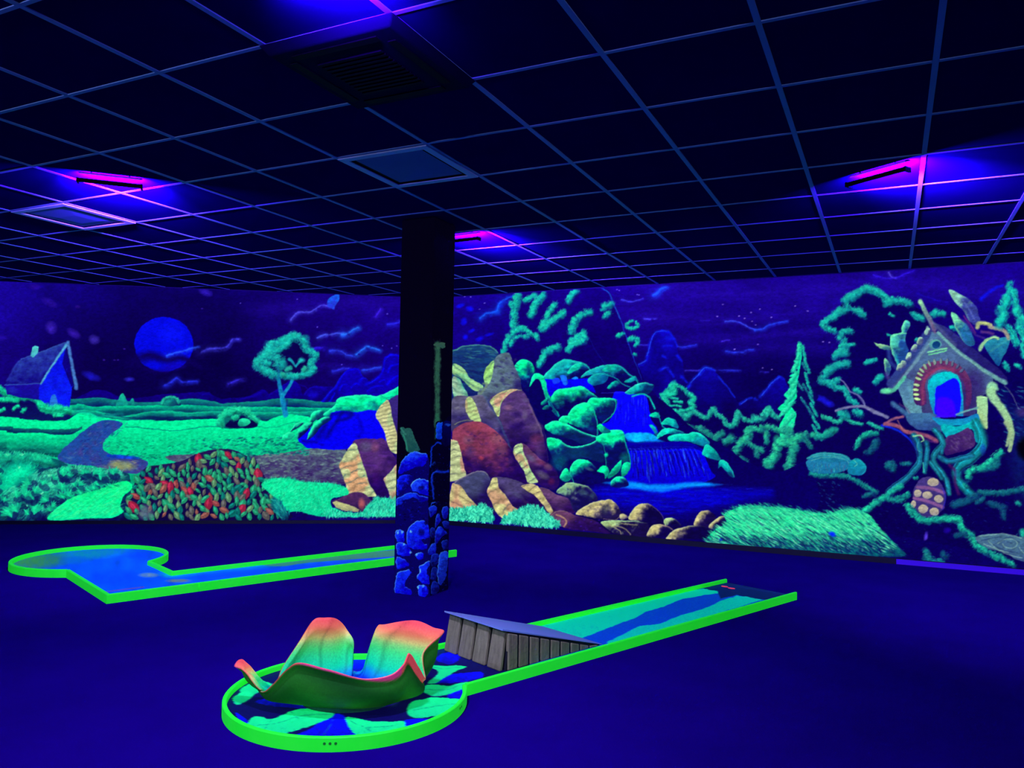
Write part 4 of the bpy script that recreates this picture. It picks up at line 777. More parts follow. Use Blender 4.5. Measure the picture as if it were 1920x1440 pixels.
def paint_tree_house():
    Z(1520, 480)
    TG, TK = (28, 208, 165), (6, 96, 130)
    fill('560,300 460,290 300,400 240,500 110,610 190,690 290,700 250,900 90,1120 250,1180 330,1300 480,1440 700,1440 700,1100 1000,700 1100,560 900,440 740,400 640,350', (9, 0, 84), (9, 0, 82), tex=.2)
    for s_, w in (('640,345 560,305 500,290 440,320', 66), ('430,335 360,365 300,405', 70), ('580,320 640,350 690,410', 56), ('690,430 740,400 800,400 900,435', 62), ('320,480 260,500 230,520', 66), ('220,550 150,575 110,615 150,660', 56), ('160,650 220,680', 44),
                  ('270,700 330,670 370,690', 50), ('390,490 440,500 480,540', 60), ('330,440 350,460', 40), ('260,740 300,760 280,800', 60), ('290,800 400,800', 28), ('300,810 260,860 220,920', 64), ('330,870 240,880', 60), ('340,975 240,985 180,1020', 66), ('180,1020 110,1080 90,1130', 62),
                  ('110,1130 170,1150 250,1110', 50), ('180,1130 210,1180 300,1195', 46), ('300,1190 330,1240 350,1290 420,1330', 46), ('260,1420 330,1440', 60), ('400,1400 450,1430', 66), ('490,965 550,945 595,935', 38), ('580,1140 610,1100 645,1085', 50),
                  ('915,520 960,545 1010,555', 50), ('1100,530 1150,510 1200,530', 54), ('710,520 750,545', 26), ('1260,640 1310,660', 40), ('690,710 720,720', 20), ('940,760 1000,750', 30), ('1740,970 1780,1020', 46), ('1850,980 1880,1000', 44), ('400,1200 440,1230', 50)):
        leaves(s_, w, TG, TK, size=26, fan=.9)
    # bare branches
    stroke('265,1110 320,1160 355,1220 430,1255 470,1300 490,1360', 20, (110, 120, 165), .95, .6); stroke('225,1392 330,1362 420,1355 490,1360 570,1400 690,1450', 26, (120, 124, 160), .95, .5, 44)
    stroke('430,1255 480,1330', 26, (90, 90, 150), .8, .7)
    # left growths
    rock('572,775 600,790 700,805 730,830 700,850 620,830', (150, 225, 150), (50, 110, 120), (170, 240, 160), 12); rock('665,920 700,945 720,990 715,1050 690,1080 668,1030', (110, 205, 150), (36, 80, 130), (150, 235, 160), 10)
    stroke('700,860 720,950 780,1010', 60, (40, 66, 140), .8, .8); stroke('680,1060 720,1130 770,1120', 60, (66, 60, 130), .8, .8)
    rock('718,730 760,700 815,690 820,640 850,578 892,595 890,640 862,700 850,770 880,850 850,950 800,1000 760,930 725,850', (70, 190, 160), (26, 70, 140), (120, 240, 170), 15, (-.8, -.5), .4, .9)
    stroke('730,730 800,697 860,700', 16, (110, 240, 165), .9, .7); stroke('770,900 790,980', 40, (10, 180, 170), .6, 1)
    # slate wall and gable
    fill('690,1195 780,1100 880,960 1000,790 1080,680 1150,690 1300,830 1480,980 1640,1095 1640,1200 1500,1290 1480,1440 980,1440 900,1330 830,1200', (78, 118, 152), (52, 50, 104), sm=False, tex=.4, noise=NM)
    fill('780,1180 860,1100 1000,1160 1000,1440 880,1440 820,1280', (70, 112, 150), (90, 148, 158), tex=.5, sm=False)
    stroke('880,1150 930,1290 1000,1440', 60, (96, 160, 165), .6, .9); blob(1450, 1150, 160, 160, (44, 24, 100), .8); blob(1420, 1300, 90, 140, (40, 20, 96), .7)
    # shingled left slope
    stroke('1055,690 980,800 900,915 800,1040 715,1150', 84, (44, 62, 128), .98, .3); stroke('1090,760 1000,880 900,1010 790,1150', 36, (104, 146, 158), .9, .5)
    for (x, y) in ((1050, 680), (985, 765), (935, 830), (885, 905), (830, 975), (800, 1000)): rock('%d,%d %d,%d %d,%d %d,%d' % (x-30, y+22, x-8, y-34, x+26, y-24, x+16, y+34), (150, 195, 160), (60, 66, 120), (170, 225, 170), 8)
    stroke('1050,640 1040,700', 34, (130, 180, 160), .9, .5); stroke('650,1215 740,1205 800,1150 850,1090', 64, (80, 190, 150), .98, .5, 34); blob(690, 1215, 60, 34, (100, 225, 150), .8)
    # dark right slope with its pale edge
    fill('1100,600 1200,630 1330,720 1500,860 1690,1010 1770,1090 1760,1150 1640,1100 1480,1000 1300,850 1150,700', (42, 44, 118), (24, 14, 92), tex=.4, sm=False)
    stroke('1110,610 1180,680 1300,800', 50, (90, 106, 140), .6, .9); stroke('1145,690 1230,770 1330,860 1450,950 1560,1030 1660,1090 1750,1140', 34, (104, 168, 158), .98, .5, 56); stroke('1250,800 1400,920 1600,1070', 9, (160, 190, 170), .6, .9)
    stroke('1110,660 1070,570 1020,480 985,410', 60, (86, 86, 130), .98, .4, 44, col2=(130, 200, 150)); blob(985, 410, 26, 34, (150, 225, 150), .8); stroke('1075,580 1120,690', 30, (130, 80, 120), .6, .9)
    # round window and sign
    fill([(1122+56*math.cos(a), 798+46*math.sin(a)) for a in np.linspace(0, 6.1, 14)], (90, 176, 152), (70, 130, 150)); fill([(1130+38*math.cos(a), 800+33*math.sin(a)) for a in np.linspace(0, 6.1, 14)], (8, 50, 104), (16, 70, 120))
    stroke('1055,866 1130,850 1225,832', 20, (130, 235, 160), .95, .5); stroke('1065,886 1140,872 1225,850', 18, (110, 225, 150), .95, .5); stroke('1050,875 1210,846', 5, (30, 90, 110), .8, .5)
    # brick arch and door
    fill('940,1330 925,1180 960,1060 1030,980 1150,945 1290,960 1400,1040 1450,1160 1440,1330 1400,1330 1390,1180 1330,1070 1200,1020 1090,1060 1030,1150 1040,1330', (110, 52, 96), (60, 26, 90), tex=.4)
    stroke('1010,1330 1005,1190 1040,1090 1110,1035 1200,1012 1300,1035', 50, (150, 60, 96), .7, .8); stroke('1300,1035 1380,1110 1420,1230 1400,1380', 60, (84, 30, 92), .7, .9)
    arc = [(960, 1290, 190), (955, 1250, 188), (950, 1205, 184), (955, 1160, 188), (970, 1105, 200), (985, 1065, 210), (1005, 1030, 222), (1035, 998, 235), (1075, 970, 250), (1120, 955, 262), (1175, 948, 272), (1230, 952, 280), (1280, 968, 292), (1325, 995, 305), (1365, 1030, 318)]
    for i, (x, y, a_) in enumerate(arc):
        q = P([(x, y)])[0]; f = min(1, i/13)
        dab(q[0], q[1], 10, 4.6, math.radians(a_), C((20, 10, 70)), .6); dab(q[0]-1, q[1]-.5, 9.5, 4, math.radians(a_), mixc((176, 226, 136), (70, 84, 120), f**1.5), 1); dab(q[0]-2, q[1]-1, 7, 1.6, math.radians(a_), mixc((220, 240, 160), (96, 110, 140), f), .7)
    fill('1110,1440 1075,1330 1050,1180 1058,1120 1100,1070 1190,1045 1260,1040 1320,1075 1355,1140 1372,1250 1375,1440', (6, 200, 196), (20, 120, 180), tex=.3, sm=False)
    stroke('1060,1150 1095,1075 1190,1042 1265,1040', 9, (10, 90, 130), .8, .7); fill('1130,1440 1122,1300 1130,1190 1190,1150 1280,1100 1335,1140 1350,1240 1352,1330 1310,1440', (10, 10, 246), (20, 6, 252), tex=.3); fill('1135,1440 1130,1290 1200,1260 1290,1300 1300,1440', (60, 0, 250), (70, 0, 250), a=.8, soft=20)
    # leaf-like wings and hooks
    rock('1240,306 1300,318 1345,345 1400,375 1450,415 1500,470 1515,540 1530,590 1490,620 1430,590 1380,500 1300,415 1265,360', (130, 196, 164), (50, 60, 140), (150, 225, 170), 13, (-.7, -.6), .4, .8); stroke('1350,370 1420,470 1480,580', 26, (110, 130, 180), .5, 1); stroke('1380,540 1430,610 1480,690', 26, (140, 50, 120), .7, .9)
    rock('1262,512 1300,520 1350,570 1400,610 1440,680 1480,780 1450,812 1390,790 1340,720 1300,640', (110, 215, 158), (30, 90, 140), (150, 240, 165), 12, (-.7, -.6), .4, .8); stroke('1340,650 1400,720 1440,780', 34, (20, 110, 140), .6, 1); stroke('1330,560 1400,600 1470,700 1560,740', 30, (90, 60, 140), .6, .9)
    fill('1560,770 1700,740 1790,740 1770,840 1720,930 1690,990 1640,930 1590,860', (34, 140, 160), (14, 70, 130), tex=.5); stroke('1620,860 1700,800 1760,760', 40, (70, 180, 165), .5, 1)
    stroke('1500,640 1510,610 1560,605 1620,625', 56, (176, 196, 118), .98, .5, 40); stroke('1610,640 1690,655 1750,680 1785,740', 46, (160, 156, 130), .98, .5, 50); stroke('1520,600 1600,605', 12, (220, 230, 140), .8, .7); stroke('1540,680 1640,700', 40, (120, 70, 120), .7, .9)
    stroke('1525,840 1550,790 1600,745 1650,730 1690,745', 48, (140, 200, 138), .98, .5, 30); stroke('1580,770 1630,735 1690,735', 12, (180, 245, 160), .9, .7)
    # spruce at the top right
    for s_, w in (('1795,245 1785,320 1770,380', 56), ('1770,380 1745,450 1710,510', 84), ('1750,520 1720,590 1690,630', 76), ('1820,300 1840,380 1850,450', 50), ('1850,470 1880,540 1910,600', 66), ('1780,630 1820,700 1850,800', 54), ('1870,630 1910,700 1940,790', 60), ('1900,560 1980,640', 60), ('1960,700 2020,800', 60), ('1900,800 1930,900', 50)):
        leaves(s_, w, (24, 226, 176), (6, 110, 140), size=34, ang=75, fan=.5)
    stroke('1535,390 1600,330 1680,280 1730,265', 60, (10, 18, 236), .9, 1, 34); cloud('700,150 730,190 760,195', 20, (100, 90, 240), .8); cloud('560,170 640,195 750,200 850,160 930,130', 26, (40, 16, 200), .7); cloud('960,340 1100,390 1240,420', 40, (20, 4, 150), .7)
    # mottled brush right of the house
    fill('1690,1180 1800,1190 1900,1330 2700,1300 2700,2900 1900,2300 1750,1900 1720,1500', (10, 36, 104), (9, 0, 80), tex=.6, a=.7, soft=120)
    for i in range(260):
        x = rnd.uniform(1700, 2600); y = rnd.uniform(1180, 1700); q = P([(x, y)])[0]
        if x-1700 < (y-1180)*.2-60: continue
        dab(q[0], q[1], rnd.uniform(6, 16), rnd.uniform(1, 2.4), rnd.uniform(.1, .6), mixc((40, 160, 160), (14, 10, 90), rnd.random()), .55)
    stroke('1740,1170 1800,1230 1850,1330 1870,1380', 12, (120, 140, 150), .7, .8); blob(1900, 1400, 80, 60, (90, 60, 120), .5)
    # posts and tusks on the right
    fill('1495,1265 1540,1255 1592,1272 1590,1440 1590,1560 1490,1540 1495,1400', (150, 214, 150), (160, 190, 130), sm=False, tex=.3); stroke('1510,1270 1580,1272', 16, (200, 250, 170), .8, .6)
    stroke('1635,1175 1625,1240 1680,1320 1730,1390 1780,1480 1810,1600 1790,1750', 110, (150, 214, 150), .98, .35, 44, col2=(150, 184, 130)); stroke('1600,1180 1640,1150 1680,1200', 40, (130, 205, 160), .8, .6)
    stroke('1310,1425 1400,1395 1500,1365', 26, (100, 165, 160), .95, .5)
    stroke('740,1330 810,1380 880,1440', 60, (60, 110, 150), .9, .6); stroke('800,1330 870,1380 900,1440', 26, (96, 60, 120), .6, .9)
    Z(1520, 780)
    stroke('1530,0 1535,60 1575,95', 60, (160, 200, 130), .98, .4, 26); stroke('1760,60 1795,140 1780,200 1762,265', 60, (150, 184, 130), .95, .5, 34)
    # platform, roots and trunk
    fill('880,-20 1100,-20 1180,40 1190,140 1060,130 960,120 880,60', (60, 110, 150), (40, 70, 130), tex=.5)
    fill('1090,10 1200,30 1380,20 1500,-20 1500,60 1280,90 1180,90', (20, 120, 180), (14, 150, 180), tex=.4); stroke('1130,5 1300,5', 24, (60, 10, 240), .9, .7)
    fill('1175,120 1190,70 1300,95 1400,70 1500,25 1540,110 1560,220 1490,240 1450,120 1300,165 1230,200', (6, 190, 176), (10, 150, 170), tex=.4)
    fill('1225,190 1320,160 1420,110 1480,200 1470,270 1400,310 1280,340 1215,350 1200,270', (76, 46, 104), (50, 20, 92), tex=.6)
    for i in range(20): blob(rnd.uniform(1240, 1450), rnd.uniform(180, 300), 24, 9, (110, 90, 130), .4, rnd.uniform(20, 70))
    stroke('640,85 740,110 830,160 900,220 950,290', 34, (10, 40, 225), .9, .6, 20); stroke('830,5 740,30 660,75', 34, (150, 90, 110), .95, .6); stroke('670,70 780,90 860,140 960,160 1060,185 1135,225', 44, (150, 80, 104), .95, .5, 50); stroke('780,40 830,120 880,130', 16, (190, 120, 100), .7, .8); stroke('960,180 1060,220 1130,235', 26, (84, 30, 110), .8, .8)
    TR = (24, 128, 158)
    for s_, w, c_ in (('930,180 970,240 985,330 980,410 940,480 850,570 760,630 690,690', 46, TR), ('1040,240 1050,310 1040,400 1025,500', 40, TR), ('900,190 940,260 960,360', 20, (20, 60, 150)), ('1120,130 1170,190 1190,260 1130,320 1100,390 1130,450 1190,520 1230,600 1245,700', 44, (26, 140, 160)),
                      ('1490,70 1540,170 1545,260 1500,330 1420,400 1350,440 1310,500 1325,580 1380,640 1440,700', 72, (18, 150, 160)), ('1160,370 1240,410 1340,385 1460,360', 42, (24, 124, 158)), ('1080,420 1120,470 1180,560', 36, (26, 140, 160)), ('1180,330 1190,270', 30, TR)):
        stroke(s_, w*1.7, tuple(v*.6 for v in c_), .95, .45, w*1.3); stroke(s_, w*1.2, c_, .8, .8, w*.8, .9)
        for k_ in (-.5, -.15, .25, .55): _shift(s_, w*.2, tuple(min(255, v*(1.5 if k_ < 0 else .9)) for v in c_), .7, k_*w, 1.2)
    stroke('1250,440 1300,500 1300,600 1330,700', 46, (70, 20, 92), .85, .8); stroke('1010,420 1020,500', 16, (60, 200, 160), .9, .7); blob(1550, 300, 34, 60, (20, 60, 200), .6)
    stroke('925,185 990,175 1020,215 1000,230', 20, (150, 225, 150), .95, .6); stroke('980,200 960,300 1000,330', 10, (100, 180, 160), .7, .8)
    for (x, y) in ((1320, 520), (1370, 600), (1420, 690), (1400, 500)): blob(x, y, 50, 30, (14, 130, 150), .5)
    # cobbled well front
    fill([(1065+150*math.cos(a), 730+185*math.sin(a)) for a in np.linspace(0, 6.1, 16)], (64, 50, 120), (50, 40, 104), tex=.3)
    for s_ in ('960,640 1080,650 1200,690', '930,740 1060,770 1190,820'): stroke(s_, 40, (132, 84, 138), .95, .5)
    for x, y, a_, b_ in ((1102, 595, 54, 36), (962, 696, 36, 34), (1050, 712, 46, 36), (1152, 745, 42, 34), (922, 795, 24, 34), (1012, 835, 46, 40), (1112, 862, 40, 36)):
        fill([(x+a_*math.cos(t)*1.0, y+b_*math.sin(t)) for t in np.linspace(0, 6.0, 12)], (186, 176, 142), (150, 140, 136), tex=.3)
    stroke('1190,650 1215,740 1190,840', 20, (40, 30, 170), .8, .8)
    # shrubs and leaves along the foot
    for s_, w, n_ in (('50,190 130,180 200,120', 50, .8), ('410,280 440,220 490,170 600,155', 46, .9), ('500,330 560,300 600,220', 56, .4), ('690,460 730,420 740,480', 60, .5), ('820,430 900,430', 34, .5), ('0,520 100,535 300,545 400,580 500,640 600,690', 40, .7), ('480,720 560,700', 40, .5),
                      ('430,880 500,850 570,790 690,720', 56, 1), ('690,720 760,660 820,630', 46, .9), ('700,745 800,765 880,700', 44, .85), ('760,740 850,720', 30, .7), ('870,800 910,870 960,910', 60, 1), ('960,930 1060,945 1150,930 1240,930', 56, .9), ('1240,930 1330,930 1350,990', 60, 1), ('1350,1000 1430,1080 1490,1160', 66, .95),
                      ('1490,1170 1600,1230 1720,1290', 60, .9), ('1740,1300 1830,1345', 50, .8), ('1420,570 1425,510 1490,480 1560,470', 56, 1), ('1570,460 1640,390 1720,330', 66, 1), ('1600,480 1680,430', 60, .6), ('1510,680 1600,695 1740,690 1920,660 2100,650', 46, .5), ('1280,800 1380,770 1500,720', 60, .35),
                      ('1040,1220 1070,1290 1190,1320', 56, .6), ('1200,1240 1220,1270', 50, .35), ('1600,790 1720,820 1740,920', 50, .3), ('930,560 970,560', 26, .8), ('1850,780 1880,790', 40, .8), ('1900,1050 1960,1100', 90, .9), ('1380,620 1400,640', 30, .8), ('1500,780 1560,740', 40, .4), ('1400,1060 1300,1080', 40, .3), ('2000,700 2300,800', 200, .5), ('1980,1300 2400,1350', 120, .5)):
        leaves(s_, w, tuple(v*n_+(1-n_)*q for v, q in zip((30, 235, 160), (9, 10, 90))), (6, 60, 100), size=30, ang=-20 if w > 50 else None, fan=.7)
    for i in range(110):
        x = rnd.uniform(560, 1900); y = rnd.uniform(700, 1300); q = P([(x, y)])[0]
        if x > 860 and y < 900 and x < 1260: continue
        dab(q[0], q[1], rnd.uniform(3, 7), rnd.uniform(.8, 1.6), rnd.uniform(-.6, .6), mixc((26, 70, 150), (20, 4, 130), rnd.random()), .5)
    blob(1035, 1080, 24, 50, (90, 60, 230), .9, 10); blob(1225, 1030, 40, 34, (40, 6, 200), .7); blob(330, 850, 30, 16, (30, 10, 190), .8)
    # swirling roots low on the right
    fill('1500,1080 1640,1060 1760,1065 1920,1090 2600,1080 2600,1400 1920,1310 1780,1240 1600,1190 1500,1130', (70, 110, 132), (50, 76, 120), tex=.5)
    for s_, w in (('1520,1080 1640,1070 1740,1060 1900,1100', 16), ('1680,1150 1740,1110 1830,1110 1860,1150 1820,1190 1750,1180 1730,1150', 15), ('1560,1150 1660,1190 1760,1240 1900,1280', 15), ('1600,1120 1680,1200 1780,1230', 12), ('1880,1180 1930,1240 2050,1260', 15), ('1950,1150 2100,1170 2250,1140', 16)): stroke(s_, w, (130, 176, 160), .8, .7); 
    for s_ in ('1540,1120 1640,1100 1720,1090', '1700,1130 1790,1090 1880,1140', '1640,1160 1740,1210 1860,1230', '1740,1260 1850,1290', '1770,1130 1810,1140'): stroke(s_, 12, (16, 30, 84), .7, .8)
    # stump table and stool
    Z(1520, 780)
    fill('-35,400 -20,480 20,510 120,520 240,515 310,490 355,440 355,390 120,380', (30, 120, 160), (20, 110, 150), tex=.4)
    for i in range(40):
        x = rnd.uniform(-10, 320); q = P([(x, rnd.uniform(430, 500))])[0]; dab(q[0], q[1], rnd.uniform(5, 9), 1.2, 1.57+rnd.uniform(-.15, .15), mixc((60, 200, 170), (60, 60, 120), rnd.random()), .7)
    fill('-40,385 20,345 120,325 230,330 320,355 358,390 330,412 200,418 60,408', (30, 150, 160), (20, 100, 140), tex=.4)
    for s_ in ('-30,380 60,345 180,335 300,360 350,392', '0,400 100,375 220,372 310,395', '20,370 150,352 280,370', '330,400 345,440 320,490'): stroke(s_, 9, (110, 190, 160), .8, .8)
    fill('330,500 345,430 385,390 430,385 480,420 505,465 460,530 360,525', (16, 150, 160), (14, 110, 150), tex=.4); stroke('385,395 420,430 400,450', 10, (130, 230, 170), .8, .8); stroke('440,400 500,460 460,525', 10, (30, 170, 180), .8, .8)
    blob(1935, 290, 100, 130, (1, 0, 12), 1); blob(1935, 290, 90, 120, (1, 0, 12), 1); blob(1940, 290, 70, 100, (1, 0, 12), 1)

def paint_all():
    paint_sky(); paint_left_far(); paint_meadow(); paint_cottage(); 
    Z(0, 500); leaves('350,1250 440,1275 540,1275 610,1300', 60, (20, 250, 165), (4, 120, 100), size=26, fan=.9)
    paint_path_and_fields(); paint_tree(); paint_left_rocks(); paint_front_left()
    Z(380, 750); grass('1060,1045 1080,985 1180,975 1290,1010 1420,1010 1500,930 1560,875 1640,880 1760,890 1760,1035 1300,1050', (80, 250, 190), (6, 120, 110), 260, 52, -80, .7, 8, .75)
    paint_right_far(); paint_forest(); paint_falls(); paint_green_rocks(); paint_brown_rocks(); paint_tree_house(); paint_grass_right()
# ================================================================ the place
import bpy, bmesh
from mathutils import Vector, Matrix
S = bpy.context.scene
COL = S.collection
CAMZ, CEIL, T = 1.345, 2.8694, 0.625
YAW, PITCH, ROLL, FOC = -0.451371322, 0.0434728692, 0.0170876442, 1463.09
cy_, sy_, cp_, sp_, cr_, sr_ = math.cos(YAW), math.sin(YAW), math.cos(PITCH), math.sin(PITCH), math.cos(ROLL), math.sin(ROLL)
CF = np.array([sy_*cp_, cy_*cp_, sp_]); R0 = np.array([cy_, -sy_, 0]); U0 = np.cross(R0, CF)
CR = cr_*R0+sr_*U0; CU = -sr_*R0+cr_*U0
def design_xy(W):
    """where points of the room fall on the design drawings (drawn in perspective from the entrance)"""
    D = W-np.array([0, 0, CAMZ]); d = D@CF
    return 960+FOC*(D@CR)/d, 720-FOC*(D@CU)/d
def at(px, py, z):
    """the point of the level z that the drawing shows at px, py"""
    d = CF+CR*(px-960)/FOC-CU*(py-720)/FOC
    t = (z-CAMZ)/d[2]; return np.array([d[0]*t, d[1]*t, z])

def lin(c):
    c = np.asarray(c, np.float32); return np.where(c <= .04045, c/12.92, ((c+.055)/1.055)**2.4)
def sample(W):
    """paint colour at room points, linear light"""
    x, y = design_xy(W)
    u = np.clip((x-X0)*SC-.5, 0, CW-1.01); v = np.clip((y-Y0)*SC-.5, 0, CH-1.01)
    ui, vi = u.astype(int), v.astype(int); fu, fv = (u-ui)[:, None], (v-vi)[:, None]
    c = (img[vi, ui]*(1-fu)+img[vi, ui+1]*fu)*(1-fv)+(img[vi+1, ui]*(1-fu)+img[vi+1, ui+1]*fu)*fv
    return lin(np.clip(c, 0, 1))

# ---------------------------------------------------------------- materials
def mat(name, col, rough=.6, metal=0, emit=None, es=0, noise=None, nscale=20, bump=0, bscale=60, spec=.5, stretch=None):
    m = bpy.data.materials.new(name); m.use_nodes = True; nt = m.node_tree; b = nt.nodes['Principled BSDF']
    b.inputs['Base Color'].default_value = (*col, 1); b.inputs['Roughness'].default_value = rough; b.inputs['Metallic'].default_value = metal
    b.inputs['Specular IOR Level'].default_value = spec
    tc = nt.nodes.new('ShaderNodeTexCoord')
    if noise is not None:
        n = nt.nodes.new('ShaderNodeTexNoise'); n.inputs['Scale'].default_value = nscale; n.inputs['Detail'].default_value = 6
        r = nt.nodes.new('ShaderNodeMix'); r.data_type = 'RGBA'
        mp = nt.nodes.new('ShaderNodeMapping'); mp.inputs['Scale'].default_value = stretch or (1, 1, 1); nt.links.new(tc.outputs['Object'], mp.inputs['Vector']); nt.links.new(mp.outputs['Vector'], n.inputs['Vector']); nt.links.new(n.outputs['Fac'], r.inputs['Factor'])
        r.inputs['A'].default_value = (*col, 1); r.inputs['B'].default_value = (*noise, 1)
        nt.links.new(r.outputs['Result'], b.inputs['Base Color'])
        if es and emit is None: nt.links.new(r.outputs['Result'], b.inputs['Emission Color'])
    if emit is not None: b.inputs['Emission Color'].default_value = (*emit, 1)
    elif noise is None: b.inputs['Emission Color'].default_value = (*col, 1)
    b.inputs['Emission Strength'].default_value = es
    if bump:
        n2 = nt.nodes.new('ShaderNodeTexNoise'); n2.inputs['Scale'].default_value = bscale; n2.inputs['Detail'].default_value = 4
        bp = nt.nodes.new('ShaderNodeBump'); bp.inputs['Strength'].default_value = bump; bp.inputs['Distance'].default_value = .01
        nt.links.new(tc.outputs['Object'], n2.inputs['Vector']); nt.links.new(n2.outputs['Fac'], bp.inputs['Height']); nt.links.new(bp.outputs['Normal'], b.inputs['Normal'])
    return m

def paint_mat(name, es, rough=.7, bump=0, bscale=80, spec=.2, refl=1):
    """fluorescent paint: hand-laid colour that re-emits part of the black light it takes in"""
    m = mat(name, (1, 1, 1), rough, bump=bump, bscale=bscale, spec=spec); nt = m.node_tree; b = nt.nodes['Principled BSDF']
    a = nt.nodes.new('ShaderNodeAttribute'); a.attribute_name = 'paint'
    n = nt.nodes.new('ShaderNodeTexNoise'); n.inputs['Scale'].default_value = 110; n.inputs['Detail'].default_value = 3
    tc = nt.nodes.new('ShaderNodeTexCoord'); nt.links.new(tc.outputs['Object'], n.inputs['Vector'])
    mr = nt.nodes.new('ShaderNodeMapRange'); mr.inputs['To Min'].default_value = .72; mr.inputs['To Max'].default_value = 1.28; nt.links.new(n.outputs['Fac'], mr.inputs['Value'])
    v = nt.nodes.new('ShaderNodeVectorMath'); v.operation = 'SCALE'; nt.links.new(a.outputs['Color'], v.inputs[0]); nt.links.new(mr.outputs['Result'], v.inputs['Scale'])
    v2 = nt.nodes.new('ShaderNodeVectorMath'); v2.operation = 'SCALE'; v2.inputs['Scale'].default_value = refl; nt.links.new(v.outputs[0], v2.inputs[0])
    nt.links.new(v2.outputs[0], b.inputs['Base Color']); nt.links.new(v.outputs[0], b.inputs['Emission Color']); b.inputs['Emission Strength'].default_value = es
    return m

M = dict(
    tile=mat('ceiling_tile_black', (.007, .0004, .11), .95, noise=(.005, .0003, .09), nscale=6, spec=0),
    bar=mat('ceiling_bar', (.30, .36, .85), .6, noise=(.16, .46, .66), nscale=1.2, spec=.1),
    vent=mat('vent_white', (.6, .78, 1), .6, spec=.1), ventin=mat('vent_dark', (.11, .19, .5), .7, spec=.1), black=mat('black_metal', (.003, .002, .012), .7, spec=.1), cassette=mat('cassette_black', (.004, .002, .04), .8, spec=.05),
    tube=mat('violet_tube', (.3, .1, 1), .4, emit=(.42, .01, 1.0), es=.55),
    floor=mat('dark_carpet', (.010, .0006, .15), 1, noise=(.017, .001, .24), nscale=2.2, bump=.5, bscale=220, spec=.0),
    wall=mat('wall_navy', (.006, .001, .09), .8), base=mat('baseboard_black', (.002, .001, .02), .5), baselit=mat('painted_violet_light', (.12, .001, .9), .5),
    rail=mat('neon_green_rail', (.004, 1.0, .02), .5, es=.42, noise=(.03, 1.0, .045), nscale=9, spec=.15),
    railc=mat('rail_mark', (.01, .35, .02), .6),
    mural=paint_mat('mural_paint', 1.06, .85, spec=.0, refl=.14), lane=paint_mat('lane_paint', .48, .6, bump=.1, spec=.1), pillar=paint_mat('column_paint', .62, .8, bump=.5, bscale=45, spec=.02, refl=.45), petal=paint_mat('petal_paint', .30, .6, bump=.12, bscale=26, spec=.1),
    lanebody=mat('lane_side', (.003, .002, .03), .8), plank=mat('dark_plank', (.12, .10, .055), .8, noise=(.42, .36, .19), nscale=9, bump=.4, bscale=30, spec=.1, stretch=(7, 7, .6)),
    plankgap=mat('plank_gap', (.003, .004, .01), .9), ramp=mat('ramp_sheet', (.34, .30, .75), .6, noise=(.2, .42, .75), nscale=3, spec=.1), pink=mat('pink_paint', (.9, .05, .12), .6, es=.5))

# ---------------------------------------------------------------- building
def link(o, parent=None):
    COL.objects.link(o)
    if parent is not None: o.parent = parent
    return o
def mesh_obj(name, V, F, m, parent=None, smooth_=False, cols=None, mi=None):
    me = bpy.data.meshes.new(name); me.from_pydata([tuple(map(float, v)) for v in V], [], F)
    for q in (m if isinstance(m, (list, tuple)) else [m]): me.materials.append(q)
    if smooth_: me.polygons.foreach_set('use_smooth', [True]*len(me.polygons))
    if mi is not None: me.polygons.foreach_set('material_index', mi)
    if cols is not None:
        a = me.color_attributes.new('paint', 'FLOAT_COLOR', 'POINT')
        c = np.ones((len(V), 4), np.float32); c[:, :3] = cols; a.data.foreach_set('color', c.ravel())
    me.update(); return link(bpy.data.objects.new(name, me), parent)
def tag(o, label=None, cat=None, group=None, kind=None):
    if label: o['label'] = label
    if cat: o['category'] = cat
    if group: o['group'] = group
    if kind: o['kind'] = kind
    return o
def empty(name, loc, label, cat, group=None, rz=0):
    o = bpy.data.objects.new(name, None); o.location = loc; o.rotation_euler = (0, 0, rz); o.empty_display_size = .1
    return tag(link(o), label, cat, group)
class MB:
    """collects boxes and prisms into one mesh"""
    def __init__(s): s.V, s.F, s.M = [], [], []
    def add(s, V, F, mi=0):
        k = len(s.V); s.V += [tuple(v) for v in V]; s.F += [tuple(i+k for i in f) for f in F]; s.M += [mi]*len(F); return s
    def box(s, a, b, mi=0):
        x0, y0, z0 = a; x1, y1, z1 = b
        return s.add([(x0, y0, z0), (x1, y0, z0), (x1, y1, z0), (x0, y1, z0), (x0, y0, z1), (x1, y0, z1), (x1, y1, z1), (x0, y1, z1)],
                     [(0, 3, 2, 1), (4, 5, 6, 7), (0, 1, 5, 4), (1, 2, 6, 5), (2, 3, 7, 6), (3, 0, 4, 7)], mi)
    def hexa(s, P8, mi=0):
        return s.add(P8, [(0, 3, 2, 1), (4, 5, 6, 7), (0, 1, 5, 4), (1, 2, 6, 5), (2, 3, 7, 6), (3, 0, 4, 7)], mi)
    def tube(s, p, q, r, n=14, mi=0):
        p, q = Vector(p), Vector(q); d = (q-p).normalized(); u = d.orthogonal().normalized(); w = d.cross(u)
        V = [c+r*(math.cos(2*math.pi*i/n)*u+math.sin(2*math.pi*i/n)*w) for c in (p, q) for i in range(n)]
        return s.add(V, [(i, (i+1) % n, n+(i+1) % n, n+i) for i in range(n)]+[tuple(range(n))[::-1], tuple(range(n, 2*n))], mi)
    def build(s, name, m, parent=None, bevel=0, smooth_=False):
        o = mesh_obj(name, s.V, s.F, m, parent, smooth_, mi=s.M)
        if bevel:
            b = o.modifiers.new('bevel', 'BEVEL'); b.width = bevel; b.segments = 2; b.limit_method = 'ANGLE'
        return o

